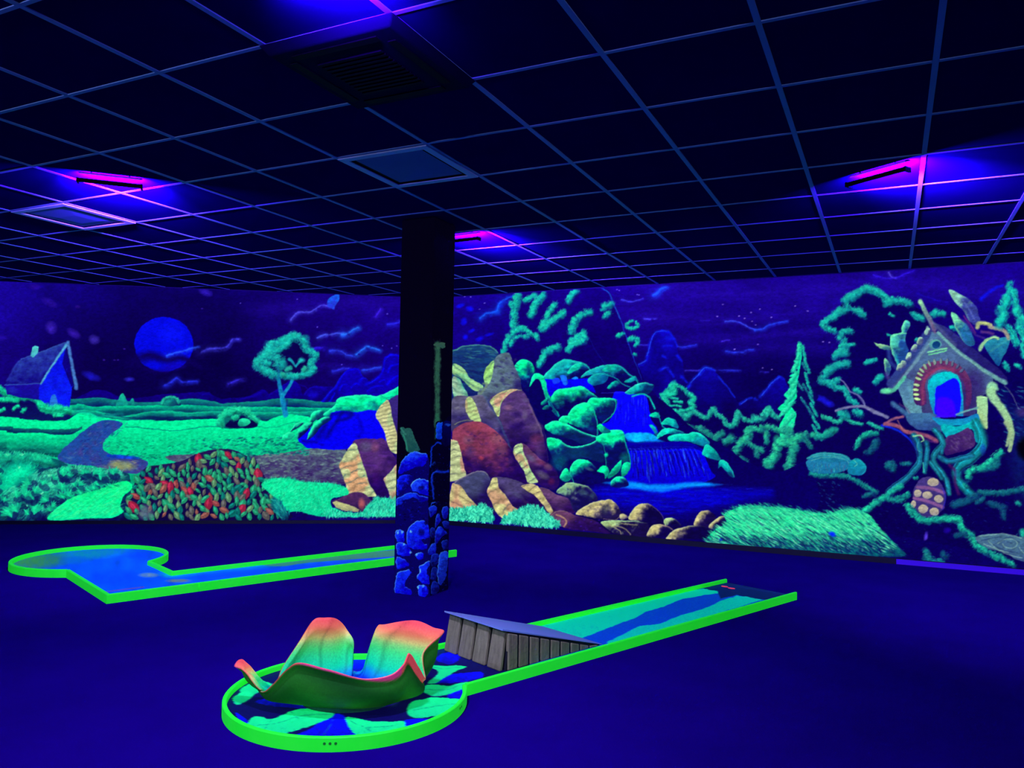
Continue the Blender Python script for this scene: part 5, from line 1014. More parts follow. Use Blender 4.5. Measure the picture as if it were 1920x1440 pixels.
def grid_obj(name, P0, A, B, na, nb, m, parent=None, thick=None):
    """a flat painted sheet: corner P0, edge vectors A and B, with the design's colours laid on"""
    a = np.linspace(0, 1, na+1); b = np.linspace(0, 1, nb+1)
    G = (np.asarray(P0)[None, None]+a[None, :, None]*np.asarray(A)+b[:, None, None]*np.asarray(B)).reshape(-1, 3)
    i = (np.arange(nb)[:, None]*(na+1)+np.arange(na)[None]).ravel()
    Q = np.stack([i, i+1, i+na+2, i+na+1], 1).astype(np.int32)
    me = bpy.data.meshes.new(name); n = len(G); f = len(Q)
    me.vertices.add(n); me.vertices.foreach_set('co', G.astype(np.float32).ravel())
    me.loops.add(f*4); me.loops.foreach_set('vertex_index', Q.ravel())
    me.polygons.add(f); me.polygons.foreach_set('loop_start', np.arange(0, f*4, 4, dtype=np.int32)); me.polygons.foreach_set('loop_total', np.full(f, 4, np.int32))
    me.materials.append(m); me.update(calc_edges=True)
    at_ = me.color_attributes.new('paint', 'FLOAT_COLOR', 'POINT'); c = np.ones((n, 4), np.float32); c[:, :3] = sample(G); at_.data.foreach_set('color', c.ravel())
    return link(bpy.data.objects.new(name, me), parent)

# ---------------------------------------------------------------- room shell
YW = 8.48                                        # the long right-hand mural wall runs along y = YW
KX = -5.245                                      # where the slanting left wall meets it
WD = np.array([-.829, -.5592])                   # direction of the left wall
WN = np.array([.5592, -.829])                    # its face towards the room
LEN_L, LEN_R = 6.9, 9.3
def wall_slab(name, p, q, n, th=.12, m=None):
    p, q, n = np.array(p), np.array(q), np.array(n); b = MB(); r = n*-th
    b.hexa([(*p, 0), (*q, 0), (*(q+r), 0), (*(p+r), 0), (*p, CEIL), (*q, CEIL), (*(q+r), CEIL), (*(p+r), CEIL)])
    return tag(b.build(name, m or M['wall']), kind='structure')
KL = np.array([KX, YW]); EL = KL+WD*LEN_L; XR = KX+LEN_R
wall_slab('wall_right', (KX, YW), (XR, YW), (0, -1)); wall_slab('wall_left', KL, EL, WN)
wall_slab('wall_side', (XR, -3.2), (XR, YW), (-1, 0)); wall_slab('wall_back', (EL[0], -3.2), (XR, -3.2), (0, 1)); wall_slab('wall_far_left', (EL[0], -3.2), (EL[0], EL[1]), (1, 0))
fl = MB(); fl.add([(EL[0], -3.2, 0), (XR, -3.2, 0), (XR, YW, 0), (KX, YW, 0), (EL[0], EL[1], 0)], [(0, 1, 2, 3, 4)]); fl.add([(EL[0], -3.2, -.1), (XR, -3.2, -.1), (XR, YW, -.1), (KX, YW, -.1), (EL[0], EL[1], -.1)], [(4, 3, 2, 1, 0)])
tag(fl.build('floor', M['floor']), kind='structure')
# suspended ceiling: black tiles in a grid of bars
c = MB()
c.add([(EL[0], -3.2, CEIL), (XR, -3.2, CEIL), (XR, YW, CEIL), (KX, YW, CEIL), (EL[0], EL[1], CEIL)], [(4, 3, 2, 1, 0)])
gx = [(i-2.7155)*T for i in range(-14, 12)]; gy = [(j+4.8298)*T for j in range(-10, 10)]
BW = .0125
def far_y(x): return YW if x > KX else YW+(x-KX)*WD[1]/WD[0]
def left_x(y): return EL[0] if y < EL[1] else (KX+(y-YW)*WD[0]/WD[1])
for x in gx:
    if EL[0] < x < XR: c.box((x-BW, -3.2, CEIL-.006), (x+BW, far_y(x)-.01, CEIL-.0005), 1)
for y in gy:
    if -3.2 < y < YW: c.box((left_x(y)+.01, y-BW*.8, CEIL-.0055), (XR, y+BW*.8, CEIL-.001), 1)
tag(c.build('ceiling', [M['tile'], M['bar']]), kind='structure')
# skirtings
b = MB(); b.box((KX+.02, YW-.02, 0), (XR, YW-.002, .055)); tag(b.build('baseboard_right', M['base']), kind='structure')
p, q = KL+WN*.02, EL+WN*.02; b = MB(); b.hexa([(*p, 0), (*q, 0), (*(q-WN*.018), 0), (*(p-WN*.018), 0), (*p, .04), (*q, .04), (*(q-WN*.018), .04), (*(p-WN*.018), .04)]); tag(b.build('baseboard_left', M['base']), kind='structure')

b = MB(); b.box((.05, YW-.026, .001), (XR, YW-.0205, .05)); tag(b.build('painted_light_band_1', M['baselit']), kind='structure')  # violet light along the wall foot, put into the colour of a strip
# ---------------------------------------------------------------- murals
canvas(-270, 440, 2250, 1150, 1.5)
paint_all(); roughen(1.0, 18); roughen(.6, 6); texture(.3)
mr = grid_obj('mural', (KX+.006, YW-.006, .055), (LEN_R-.01, 0, 0), (0, 0, CEIL-.055-.012), 1500, 460, M['mural'])
tag(mr, 'fluorescent mural of waterfall, brown boulders, spruce and crooked tree house, right of the column', 'mural', 'fluorescent landscape murals')
P0 = EL+WN*.006; ml = grid_obj('mural', (*P0, .04), (*(-WD*(LEN_L-.004)), 0), (0, 0, CEIL-.04-.012), 1000, 420, M['mural'])
tag(ml, 'fluorescent mural of moon, blue cottage, lone tree and green meadow, left of the column', 'mural', 'fluorescent landscape murals')

# ---------------------------------------------------------------- column
CX0, CX1, CY0, CY1 = -3.405, -3.11, 5.02, 5.33
def paint_column():
    canvas(700, 380, 900, 1180, 3)
    img[:] = C((4, 2, 22))
    img[int((700-380)*3):] = img[int((700-380)*3):]
    Z(760, 610, 7.575)
    stroke('455,265 460,500 452,800 458,1100 445,1430', 118, (52, 110, 84), .92, .6, 96, .5)
    for i in range(150):
        q = P([(rnd.uniform(405, 505), rnd.uniform(270, 1420))])[0]; dab(q[0], q[1], rnd.uniform(5, 14), rnd.uniform(.7, 1.4), 1.57+rnd.uniform(-.15, .15), mixc((96, 160, 110), (20, 60, 60), rnd.random()), .5)
    fill('400,290 415,255 470,260 500,235 560,250 565,310 530,330 500,320', (60, 100, 80), (50, 96, 84), tex=.3); stroke('405,200 410,250', 12, (30, 30, 60), .7, 1); stroke('490,190 495,240', 14, (36, 36, 66), .8, 1)
    Z(720, 780, 8)
    stroke('800,-20 795,100 780,330', 70, (40, 110, 80), .8, .8)
    fill('250,190 330,175 415,200 440,290 500,420 530,530 350,550 320,420 270,310', (40, 100, 86), (24, 80, 76), tex=.7); stroke('290,290 330,400 350,520', 34, (60, 190, 130), .7, 1); stroke('430,330 490,430 510,520', 8, (90, 150, 130), .6, .8); stroke('260,190 320,280', 40, (70, 170, 130), .6, 1)
    B1, B2, BD = (6, 40, 236), (8, 6, 170), (8, 2, 92)
    fill('160,1500 190,1200 200,900 240,740 330,600 430,545 560,560 640,600 680,700 680,1100 660,1500', BD)
    rock('212,860 235,740 290,650 360,575 450,540 570,560 650,580 640,680 600,740 470,770 380,820 290,840 250,860', (20, 60, 240), (8, 0, 190), (70, 150, 255), 14, (-.3, -.9), .4, 1)
    rock('195,1180 205,960 250,900 330,880 420,900 430,980 410,1100 330,1180 250,1200', (10, 24, 230), (8, 0, 110), (40, 90, 250), 12, (-.7, -.5), .4, 1)
    rock('400,1050 425,985 500,945 570,940 650,970 690,1000 690,1180 620,1190 560,1170 480,1140 430,1110', (24, 70, 245), (6, 2, 190), (110, 200, 255), 14, (-.6, -.8), .5, 1); blob(560, 1080, 50, 50, (6, 0, 70), .8)
    rock('190,1260 260,1210 350,1160 420,1150 480,1160 560,1200 660,1220 660,1270 560,1280 470,1230 380,1240 290,1280 230,1420 195,1420', (14, 50, 235), (6, 0, 150), (60, 130, 250), 12, (-.4, -.9), .4, 1)
    for i in range(26): blob(rnd.uniform(220, 600), rnd.uniform(1260, 1430), rnd.uniform(14, 40), rnd.uniform(8, 16), rnd.choice([(10, 6, 170), (4, 0, 40), (16, 30, 200)]), .6, rnd.uniform(-30, 20))
    # the second face
    fill('690,560 700,420 770,400 780,100 870,95 1050,90 1060,1500 690,1500', (3, 0, 34))
    rock('775,290 790,110 830,95 885,110 880,330 820,350 780,330', (10, 70, 235), (4, 40, 190), (40, 130, 250), 12, (-.5, -.5), .3, 1.4)
    fill('885,110 1020,100 1040,330 1000,420 880,430', (4, 2, 84), (3, 0, 50), tex=.4); blob(960, 130, 56, 20, (30, 90, 230), .9)
    stroke('850,415 790,410 730,450 715,530 705,640 700,760', 40, (12, 56, 225), .95, .8, 30); stroke('700,740 760,700', 40, (20, 70, 225), .7, 1); stroke('980,490 1000,500', 30, (20, 60, 190), .6, 1); stroke('1000,680 990,770', 34, (10, 40, 190), .7, 1)
    stroke('960,835 870,840 790,830 735,870 715,960 735,1080 745,1240', 56, (12, 50, 215), .95, .8, 44); stroke('790,825 730,870 705,940', 14, (50, 110, 250), .7, .9)
    rock('690,1440 695,1330 740,1290 790,1300 810,1360 790,1440 740,1470', (14, 50, 220), (6, 6, 150), (40, 100, 240), 10); rock('860,1440 880,1370 950,1330 1020,1310 1030,1440 960,1470', (14, 50, 215), (6, 4, 120), (70, 150, 250), 10)
    Z(720, 950, 8)
    fill('180,0 660,0 700,300 690,700 700,1380 160,1360 165,400', BD); 
    for i in range(30): blob(rnd.uniform(200, 640), rnd.uniform(0, 200), rnd.uniform(14, 44), rnd.uniform(8, 16), rnd.choice([(8, 0, 130), (4, 0, 40), (12, 20, 190)]), .6, rnd.uniform(-30, 20))
    for s_ in ('170,420 175,370 230,350 290,370 305,440 290,540 200,520', '340,470 350,360 410,270 500,215 590,205 640,240 690,330 690,440 620,480 560,500 600,560 650,580 620,640 480,640 400,620 350,560',
               '190,560 290,545 340,560 400,640 410,700 350,740 260,740 200,700', '470,740 490,700 560,690 600,720 580,780 520,800', '190,760 300,790 370,850 340,900 230,930 185,900',
               '500,1060 530,980 530,900 600,850 700,810 660,920 640,1000 690,1080 700,1160 600,1160 540,1120', '165,1150 200,1000 290,960 370,950 410,1000 350,1080 310,1180 350,1210 410,1260 390,1330 200,1330 160,1250',
               '495,1230 510,1185 560,1175 610,1180 650,1220 650,1330 590,1360 530,1340 510,1280'):
        rock(s_, (14, 44, 245), (8, 0, 200), (90, 170, 255), 12, (-.6, -.7), .4, 1.2)
    for (x, y) in ((395, 370), (490, 725), (540, 960), (510, 1210), (585, 1190), (300, 560), (210, 385), (265, 380), (400, 690)): blob(x, y, 20, 30, (110, 210, 250), .9, 20)
    blob(560, 380, 60, 70, (5, 0, 80), .8); blob(640, 400, 50, 60, (10, 30, 220), .6); blob(640, 250, 30, 50, (4, 0, 50), .7)
    fill('690,0 1020,0 1010,700 990,1380 700,1380 700,600', (3, 0, 40))
    for s_ in ('690,0 790,0 780,90 700,160 680,80', '790,130 830,110 850,200 800,300 770,310', '760,420 800,330 850,300 900,340 945,400 880,440 840,490 780,560', '670,640 720,560 770,540 780,620 770,700 700,730 665,700', '870,20 950,0 960,100 920,200 880,140'):
        rock(s_, (14, 40, 210), (8, 6, 150), (50, 110, 240), 10, (-.6, -.7), .6, 1.2)
    for s_ in ('700,760 790,700 840,760 800,880 720,900', '715,930 790,920 800,1040 760,1110 700,1080', '860,540 960,500 980,600 900,650', '720,1140 800,1130 820,1250 760,1330 705,1300', '880,220 980,230 970,330 900,320', '700,330 760,320 770,430 710,470'):
        rock(s_, (10, 26, 150), (6, 2, 84), (30, 70, 210), 10, (-.6, -.7), .6, 1.2)
    rock('800,960 820,800 850,700 920,665 970,690 950,850 940,960 930,1050 870,1160 820,1160 805,1060', (20, 60, 215), (12, 30, 160), (70, 140, 240), 12, (-.7, -.5), .5, 1); blob(880, 880, 40, 60, (8, 10, 120), .7)
    for i in range(16): blob(rnd.uniform(720, 960), rnd.uniform(560, 1250), rnd.uniform(10, 24), rnd.uniform(6, 12), rnd.choice([(20, 30, 120), (10, 10, 90)]), .5)
paint_column(); roughen(3.2, 20); roughen(1.4, 7)
for _i in range(900):
    _x, _y = rnd.uniform(740, 850), rnd.uniform(850, 1112); _q = (int((_y-Y0)*SC), int((_x-X0)*SC))
    if img[_q][2] < .5: dab(_q[1], _q[0], rnd.uniform(3, 8), rnd.uniform(1, 2.5), rnd.uniform(-1, .6), C((8, rnd.uniform(0, 30), rnd.choice([30, 60, 130, 200]))), .5)
co = empty('column', ((CX0+CX1)/2, (CY0+CY1)/2, 0), 'square black column painted with glowing blue stacked rocks and a thin pale trunk', 'column')
def rel(o, parent):
    o.parent = parent; o.matrix_parent_inverse = Matrix.Translation(parent.location).inverted() if parent.rotation_euler[2] == 0 else (Matrix.Translation(parent.location)@Matrix.Rotation(parent.rotation_euler[2], 4, 'Z')).inverted()
    return o
cb = MB(); cb.box((CX0+.004, CY0+.004, 0), (CX1-.004, CY1, CEIL-.007)); rel(cb.build('shaft', M['black']), co)
f1 = rel(grid_obj('painted_face', (CX0, CY0, .001), (CX1-CX0, 0, 0), (0, 0, CEIL-.01), 90, 800, M['pillar']), co)
f2 = rel(grid_obj('painted_face', (CX1, CY0, .001), (0, CY1-CY0, 0), (0, 0, CEIL-.01), 60, 800, M['pillar']), co)

# ---------------------------------------------------------------- lanes
LD = np.array([.3725, .928]); LNV = np.array([.928, -.3725])
def LP(s, n, z=0.0): p = LD*s+LNV*n; return np.array([p[0], p[1], z])
RH, RW, SZ = .058, .020, .030
def rail_mesh(path, closed=False, w=None, h=None, mitre_ends=None):
    """a square-section rail along a path in lane coordinates, outer edge on the path (room side to the right of travel)"""
    w, h = w or RW, h or RH; p = np.array(path, float); n = len(p)
    V, F = [], []
    for i in range(n):
        a = p[i]-p[i-1] if i > 0 else (p[1]-p[0]); b_ = p[i+1]-p[i] if i < n-1 else (p[-1]-p[-2])
        if mitre_ends and i == 0 and mitre_ends[0] is not None: a = np.array(mitre_ends[0])
        if mitre_ends and i == n-1 and mitre_ends[1] is not None: b_ = np.array(mitre_ends[1])
        a = a/np.hypot(*a); b_ = b_/np.hypot(*b_); t = a+b_; t /= np.hypot(*t)
        m_ = np.array([-t[1], t[0]]); m_ = m_/max(.35, m_@np.array([-a[1], a[0]]))
        o = p[i]; q = p[i]+m_*w; e = .004
        for (pt, z) in ((o, 0), (o, h-e), (o+m_*e, h), (q-m_*e, h), (q, h-e), (q, 0)): V.append(LP(pt[0], pt[1], z))
    for i in range(n-1):
        for k in range(6):
            a0, a1 = i*6+k, i*6+(k+1) % 6; F.append((a0, a1, a1+6, a0+6))
    F.append(tuple(range(6))[::-1]); F.append(tuple(range((n-1)*6, n*6)))
    return V, F
def surface(name, inside, s0, s1, n0, n1, step, parent, z=SZ):
    """painted running surface: cells of a fine grid inside the outline"""
    ss = np.arange(s0, s1+step/2, step); nn = np.arange(n0, n1+step/2, step)
    A, B = np.meshgrid(ss, nn); W = (A[..., None]*LD+B[..., None]*LNV).reshape(-1, 2); W = np.concatenate([W, np.full((len(W), 1), z)], 1)
    cs, cn = A[:-1, :-1]+step/2, B[:-1, :-1]+step/2; ok = inside(cs, cn)
    w = len(ss); i, j = np.nonzero(ok); k = i*w+j; Q = np.stack([k, k+w, k+w+1, k+1], 1)
    used = np.unique(Q); mp = np.zeros(len(W), int); mp[used] = np.arange(len(used)); Q = mp[Q]; W = W[used]
    o = mesh_obj(name, W, [tuple(int(v) for v in q) for q in Q], M['lane'], None, cols=sample(W))
    return rel(o, parent)
def arc(cs, cn, r, a0, a1, n=40): return [(cs+r*math.cos(a), cn+r*math.sin(a)) for a in np.linspace(a0, a1, n)]

# --- front lane: round green with the flower, plank ramp, straight run
def paint_lane_front():
    canvas(360, 1060, 1540, 1440, 3)
    img[:] = C((8, 6, 74)); img[:] *= (.8+.4*NM)[..., None]
    Z(780, 1050, 2.595)
    fill('150,330 580,300 1520,90 1600,120 1860,160 1500,260 940,420 300,600', (2, 70, 186), (4, 60, 190), sm=False, tex=.4)
    fill('100,400 580,310 700,275 880,232 1130,180 1300,148 1460,138 1472,160 1380,175 1300,190 1180,235 1120,250 1060,285 1000,305 900,345 700,420 400,480', (4, 226, 156), (4, 205, 156), sm=False, tex=.5)
    fill('930,400 1040,345 1090,320 1180,312 1250,285 1290,268 1400,236 1460,212 1480,200 1560,174 1620,178 1700,188 1500,250 940,430', (4, 210, 165), (4, 196, 165), sm=False, tex=.5)
    for i in range(900):
        x = rnd.uniform(300, 1700); y = 430-(x-300)*.2+rnd.uniform(-110, 70); q = P([(x, y)])[0]; dab(q[0], q[1], rnd.uniform(4, 12), rnd.uniform(.8, 1.6), rnd.uniform(-.5, .1), mixc((20, 230, 180), (4, 90, 150), rnd.random()), .25)
    fill('1340,132 1510,98 1600,118 1860,160 1700,195 1560,170 1480,190 1470,150', (10, 24, 92), (8, 20, 84), sm=False, tex=.4); stroke('1560,128 1800,168', 10, (20, 40, 130), .5, 1)
    Z(400, 1100, 3.84)
    fill('0,400 2000,200 2100,1200 0,1300', (10, 4, 74), (8, 4, 70), tex=.5)
    fill('1500,400 1700,380 2000,420 2150,560 1900,640 1600,560', (6, 20, 96), (8, 6, 70), tex=.5)
    BL = ((2, 6, 236), (8, 4, 150)); G_ = ((20, 250, 126), (14, 205, 116))
    for s_ in ('860,925 940,930 980,1000 1050,1085 900,1120 700,1120 560,1085 680,1030', '1390,960 1600,955 1640,980 1500,1060 1370,1060', '1680,790 1780,735 1880,745 1850,830 1760,815', '1560,690 1700,635 1920,615 1930,655 1760,690', '1600,520 1700,470 1780,510 1700,560', '300,830 700,760 900,830 700,880', '160,900 240,960 260,1020 200,980', '900,560 1200,500 1400,600 1100,640'):
        fill(s_, *BL, tex=.5); 
    for s_ in ('240,1010 285,940 350,938 420,952 600,885 700,878 780,890 870,918 810,960 640,1022 440,1075 330,1085', '950,945 1040,950 1130,968 1280,972 1375,972 1365,1030 1250,1075 1110,1095 1010,1050', '1415,840 1560,800 1700,803 1830,828 1780,895 1600,932 1420,938',
               '1500,738 1560,705 1700,712 1825,683 1812,722 1700,772 1580,788', '1540,556 1620,568 1820,572 1740,612 1600,692 1545,690 1620,620', '190,745 300,685 400,690 450,740 330,760 262,790', '140,800 240,750 280,790 180,850'):
        fill(s_, *G_, tex=.5)
    for s_ in ('260,1000 450,985 640,930 850,920', '420,955 380,1010 360,1060', '560,905 620,960', '960,955 1100,1010 1300,1000', '1080,1000 1150,1060', '1130,1010 1110,1040', '1440,890 1600,860 1800,835', '1520,740 1680,740 1810,700', '1560,570 1640,590 1780,580', '300,740 420,710', '780,1080 840,1000 870,930'): stroke(s_, 7, (6, 120, 100), .7, .8)
    for i in range(200):
        x = rnd.uniform(150, 1900); y = rnd.uniform(640, 1120); q = P([(x, y)])[0]; dab(q[0], q[1], rnd.uniform(5, 16), .8, rnd.uniform(-.5, .1), C((60, 230, 170)), .12)
paint_lane_front(); roughen(2.2, 26); roughen(1, 8)
fs, fn, fr = 1.958, -3.262, .558
NR, NL = -2.963, -3.590
S_END = 5.66
l2 = empty('minigolf_lane', tuple(LP(fs, fn)), 'neon green railed golf lane in front, with flower bowl and plank ramp', 'minigolf lane', 'fluorescent minigolf lanes')
def in2(s, n): return ((s-fs)**2+(n-fn)**2 < (fr-.012)**2) | ((s > fs) & (s < S_END) & (n < NR-.01) & (n > NL+.01))
surface('playing_surface', in2, fs-fr, S_END, fn-fr, fn+fr, .0075, l2)
hj = lambda n: math.sqrt(fr**2-(n-fn)**2)
jn, jf = fs+hj(NR), fs+hj(NL)
a_n, a_f = math.atan2(NR-fn, jn-fs), math.atan2(NL-fn, jf-fs)
V, F = rail_mesh(arc(fs, fn, fr, a_n, a_f+2*math.pi, 90)); rel(mesh_obj('curved_rail', V, F, M['rail']), l2)
V, F = rail_mesh([(S_END, NR), (jn+.005, NR)]); rel(mesh_obj('straight_rail', V, F, M['rail']), l2)
V, F = rail_mesh([(jf+.005, NL), (S_END, NL)]); rel(mesh_obj('straight_rail', V, F, M['rail']), l2)
def body(path, parent, z=SZ-.004):
    p = [LP(s, n, 0) for s, n in path]; n = len(p); V = [(*q[:2], 0.001) for q in p]+[(*q[:2], z) for q in p]
    return rel(mesh_obj('lane_base', V, [tuple(range(n, 2*n))[::-1], tuple(range(n))]+[(i, n+i, n+(i+1) % n, (i+1) % n) for i in range(n)], M['lanebody']), parent)
body([(fs+(fr-.006)*math.cos(a), fn+(fr-.006)*math.sin(a)) for a in np.linspace(a_n, a_f+2*math.pi, 50)]+[(S_END-.002, NL+.006), (S_END-.002, NR-.006)], l2)
# little slotted marks on the rail of the round green, pink tee marks
for a_ in (math.pi*.5+.62, math.pi*.5+.66, math.pi*.5+.70, .98, 1.02):
    s_, n_ = fs+(fr+.0008)*math.cos(a_), fn+(fr+.0008)*math.sin(a_); b = MB(); c0 = LP(s_, n_, .034); ax = LD*math.cos(a_)+LNV*math.sin(a_)
    b.tube((c0[0], c0[1], c0[2]), (c0[0]-ax[0]*.003, c0[1]-ax[1]*.003, c0[2]), .006, 10); rel(b.build('peg_hole', M['railc']), l2)
for ds in (0, .07):
    s_, n_ = 5.50-ds*.2, NL+.10+ds; b = MB(); V = [LP(s_+.022*math.cos(a), n_+.03*math.sin(a), SZ+.0015) for a in np.linspace(0, 6.283, 16)[:-1]]; V += [(v[0], v[1], SZ+.003) for v in V]
    b.add(V, [tuple(range(15, 30))[::-1]]+[(i, (i+1) % 15, 15+(i+1) % 15, 15+i) for i in range(15)]); rel(b.build('tee_mark', M['pink']), l2)

# --- plank ramp that lifts the ball towards the flower
W0, W1 = 2.735, 3.50            # high end facing the flower, low end up the lane
HN, LN_ = .25, SZ+.004
rp = empty('wooden_ramp', tuple(LP(W0, (NR+NL)/2, SZ)), 'dark plank-sided wedge ramp on the front golf lane, before the flower bowl', 'ramp')
n0, n1 = -3.052, -3.545
def rampz(s): return HN+(LN_-HN)*(s-W0)/(W1-W0)
b = MB(); sk = .03
b.hexa([LP(W0+sk, n1, SZ+.001), LP(W0+sk, n0, SZ+.001), LP(W1, n0, SZ+.001), LP(W1, n1, SZ+.001), LP(W0+sk+.02, n1, rampz(W0+.05)-.012), LP(W0+sk+.02, n0, rampz(W0+.05)-.012), LP(W1, n0, SZ+.003), LP(W1, n1, SZ+.003)]); rel(b.build('wedge_body', M['plankgap']), rp)
b = MB(); t_ = .008
b.hexa([LP(W0, n1, HN-t_), LP(W0, n0+.004, HN-t_), LP(W1+.02, n0+.004, SZ+.001), LP(W1+.02, n1, SZ+.001), LP(W0, n1, HN), LP(W0, n0+.004, HN), LP(W1+.02, n0+.004, SZ+.004), LP(W1+.02, n1, SZ+.004)]); rel(b.build('ramp_surface', M['ramp']), rp)
k4 = 4; wd = (n0-n1)/k4
for k in range(k4):                  # planks of the high end
    a, bb = n1+wd*k+.009, n1+wd*(k+1)-.009; b = MB(); lean = .035; top = HN-.012-.006*(k % 2)
    b.hexa([LP(W0-.006, a, SZ+.001), LP(W0-.006, bb, SZ+.001), LP(W0+.016, bb, SZ+.001), LP(W0+.016, a, SZ+.001), LP(W0+lean-.006, a+.004, top), LP(W0+lean-.006, bb-.004, top), LP(W0+lean+.016, bb-.004, top), LP(W0+lean+.016, a+.004, top)])
    rel(b.build('plank', M['plank'], bevel=.006), rp)
k7 = 9; ws = (W1-W0-.05)/k7
for k in range(k7):                  # planks down the side, shorter and shorter
    a, bb = W0+.04+ws*k, W0+.04+ws*(k+1)-.014; b = MB(); za, zb = rampz(a)-.016, rampz(bb)-.016
    if zb < SZ+.008: zb = SZ+.008
    if za < SZ+.01: continue
    b.hexa([LP(a, n0-.014, SZ+.001), LP(a, n0+.008, SZ+.001), LP(bb, n0+.008, SZ+.001), LP(bb, n0-.014, SZ+.001), LP(a, n0-.014, za), LP(a, n0+.008, za), LP(bb, n0+.008, zb), LP(bb, n0-.014, zb)])
    rel(b.build('plank', M['plank'], bevel=.005), rp)

# --- flower bowl on the round green
FB = np.array([-2.262, 2.975]); FRV = np.array([.9, .4355]); FDV = np.array([-.4355, .9])
fb = empty('flower_bowl', (FB[0], FB[1], SZ), 'big glowing flower bowl with coral-tipped petals and green outside on the round green', 'flower bowl')
RIM = [(.36, -.04, .15), (.345, .0, .25), (.43, .08, .33), (.37, .14, .335), (.27, .20, .345), (.13, .26, .315), (.085, .28, .29), (.045, .28, .18), (.02, .26, .09), (-.02, .25, .08), (-.025, .24, .13), (-.025, .25, .23), (-.07, .26, .28), (-.115, .22, .34), (-.16, .19, .36), (-.20, .16, .35), (-.25, .12, .27), (-.315, .07, .16), (-.335, .01, .08),
       (-.39, -.02, .12), (-.47, -.04, .215), (-.49, -.08, .205), (-.42, -.12, .185), (-.345, -.16, .125), (-.28, -.20, .165), (-.21, -.235, .245), (-.155, -.25, .28), (-.04, -.265, .255), (.06, -.26, .225), (.14, -.245, .215), (.235, -.21, .22), (.28, -.17, .25), (.30, -.14, .295), (.335, -.10, .22)]
NPER = 8
rim = smooth(np.array([(a, b_) for a, b_, c_ in RIM]), True, NPER); rz = smooth(np.array([(c_, c_) for a, b_, c_ in RIM]), True, NPER)[:, 0]
nr = len(rim); NT = 26
th = np.linspace(0, 1, NT)
TIP = ((255, 84, 84), (255, 140, 90), (220, 210, 110), (70, 226, 110), (8, 205, 136), (8, 110, 210), (20, 10, 200))
def petal_strip(i0, i1, name, crease=None, zr=.3):
    """inner and outer skins between two rim stations"""
    idx = [(i0+k) % nr for k in range(((i1-i0) % nr)+1)]; m_ = len(idx); V, Cc = [], []
    for side in (0, 1):
        for j, i in enumerate(idx):
            a = math.atan2(rim[i, 1]/.27, rim[i, 0]/.36); bx, by = .24*math.cos(a), .13*math.sin(a)
            top = np.array([rim[i, 0], rim[i, 1], rz[i]]); bot = np.array([bx, by, SZ+.012]); u = j/max(m_-1, 1)
            for t in th:
                q = bot+(top-bot)*t
                out = .055*math.sin(math.pi*min(t*1.15, 1))*(1 if t < 1 else 0); q[:2] += out*np.array([math.cos(a), math.sin(a)])
                q[2] = bot[2]+(top[2]-bot[2])*t**1.12
                if crease is not None and side in (0, 1): q[1] += .03*math.exp(-((u-crease)/.09)**2)*t
                rip = .004*math.sin(u*22+t*5)*t; q[2] += rip
                if side == 1: q[:2] += .007*np.array([math.cos(a), math.sin(a)]); q[2] -= .002
                V.append((FB[0]+q[0]*FRV[0]+q[1]*FDV[0], FB[1]+q[0]*FRV[1]+q[1]*FDV[1], q[2]))
                vein = min(abs((u*4+t*.6+.1*math.sin(t*7)) % 1-.5)*2, 1); vn = 1-.16*math.exp(-(vein/.14)**2)
                h = (top[2]-.07)/.28
                if side == 0:
                    f = np.clip((zr-q[2])/(zr-.055), 0, 1); f = np.interp(f+.03*math.sin(u*11), [0, .16, .28, .40, .58, .80, .94, 1], [0, .7, 1.6, 2.5, 3.3, 4.1, 5.0, 5.99])
                    k = int(f); g = f-k; col = (np.array(TIP[k])*(1-g)+np.array(TIP[min(k+1, 6)])*g)*vn
                else:
                    wb = .04+.16*np.clip((q[0]-.12)/.15, 0, 1)*(q[1] < 0); f = np.clip((t-1+wb)/.05, 0, 1); low = np.array((24, 90, 26)); low = low+np.array((16, 34, 8))*math.sin(u*14+t*6)*.5
                    col = low*(1-f)+np.array((250, 84, 90) if abs(u-.5) > .22 or q[1] > 0 else (250, 60, 140))*f
                Cc.append(lin(np.clip(col, 0, 255)/255))
    F = []; o = m_*NT
    for j in range(m_-1):
        for k in range(NT-1):
            a = j*NT+k; F.append((a, a+NT, a+NT+1, a+1)); F.append((o+a, o+a+1, o+a+NT+1, o+a+NT))
        e = j*NT+NT-1; F.append((e, e+NT, o+e+NT, o+e)); e = j*NT; F.append((e+NT, e, o+e, o+e+NT))
    for e0 in (0, (m_-1)*NT):
        for k in range(NT-1):
            a = e0+k; F.append((a, a+1, o+a+1, o+a) if e0 else (a+1, a, o+a, o+a+1))
    return rel(mesh_obj(name, V, F, M['petal'], None, True, np.array(Cc)), fb)
petal_strip(0, 9*NPER, 'petal', zr=.345); petal_strip(9*NPER, 18*NPER, 'petal', .36, zr=.36); petal_strip(18*NPER, 23*NPER, 'petal', zr=.22); petal_strip(23*NPER, 34*NPER, 'petal', zr=.26)
b = MB(); nb_ = 28
V = [(FB[0]+.21*math.cos(a)*FRV[0]+.16*math.sin(a)*FDV[0], FB[1]+.21*math.cos(a)*FRV[1]+.16*math.sin(a)*FDV[1], z) for z in (SZ+.0005, SZ+.02) for a in np.linspace(0, 2*math.pi, nb_+1)[:-1]]
mesh = mesh_obj('receptacle', V, [tuple(range(nb_))[::-1], tuple(range(nb_, 2*nb_))]+[(i, (i+1) % nb_, nb_+(i+1) % nb_, nb_+i) for i in range(nb_)], M['petal'], cols=np.tile(lin(np.array((20, 70, 60))/255), (2*nb_, 1))); rel(mesh, fb)

RH, RW = .064, .028
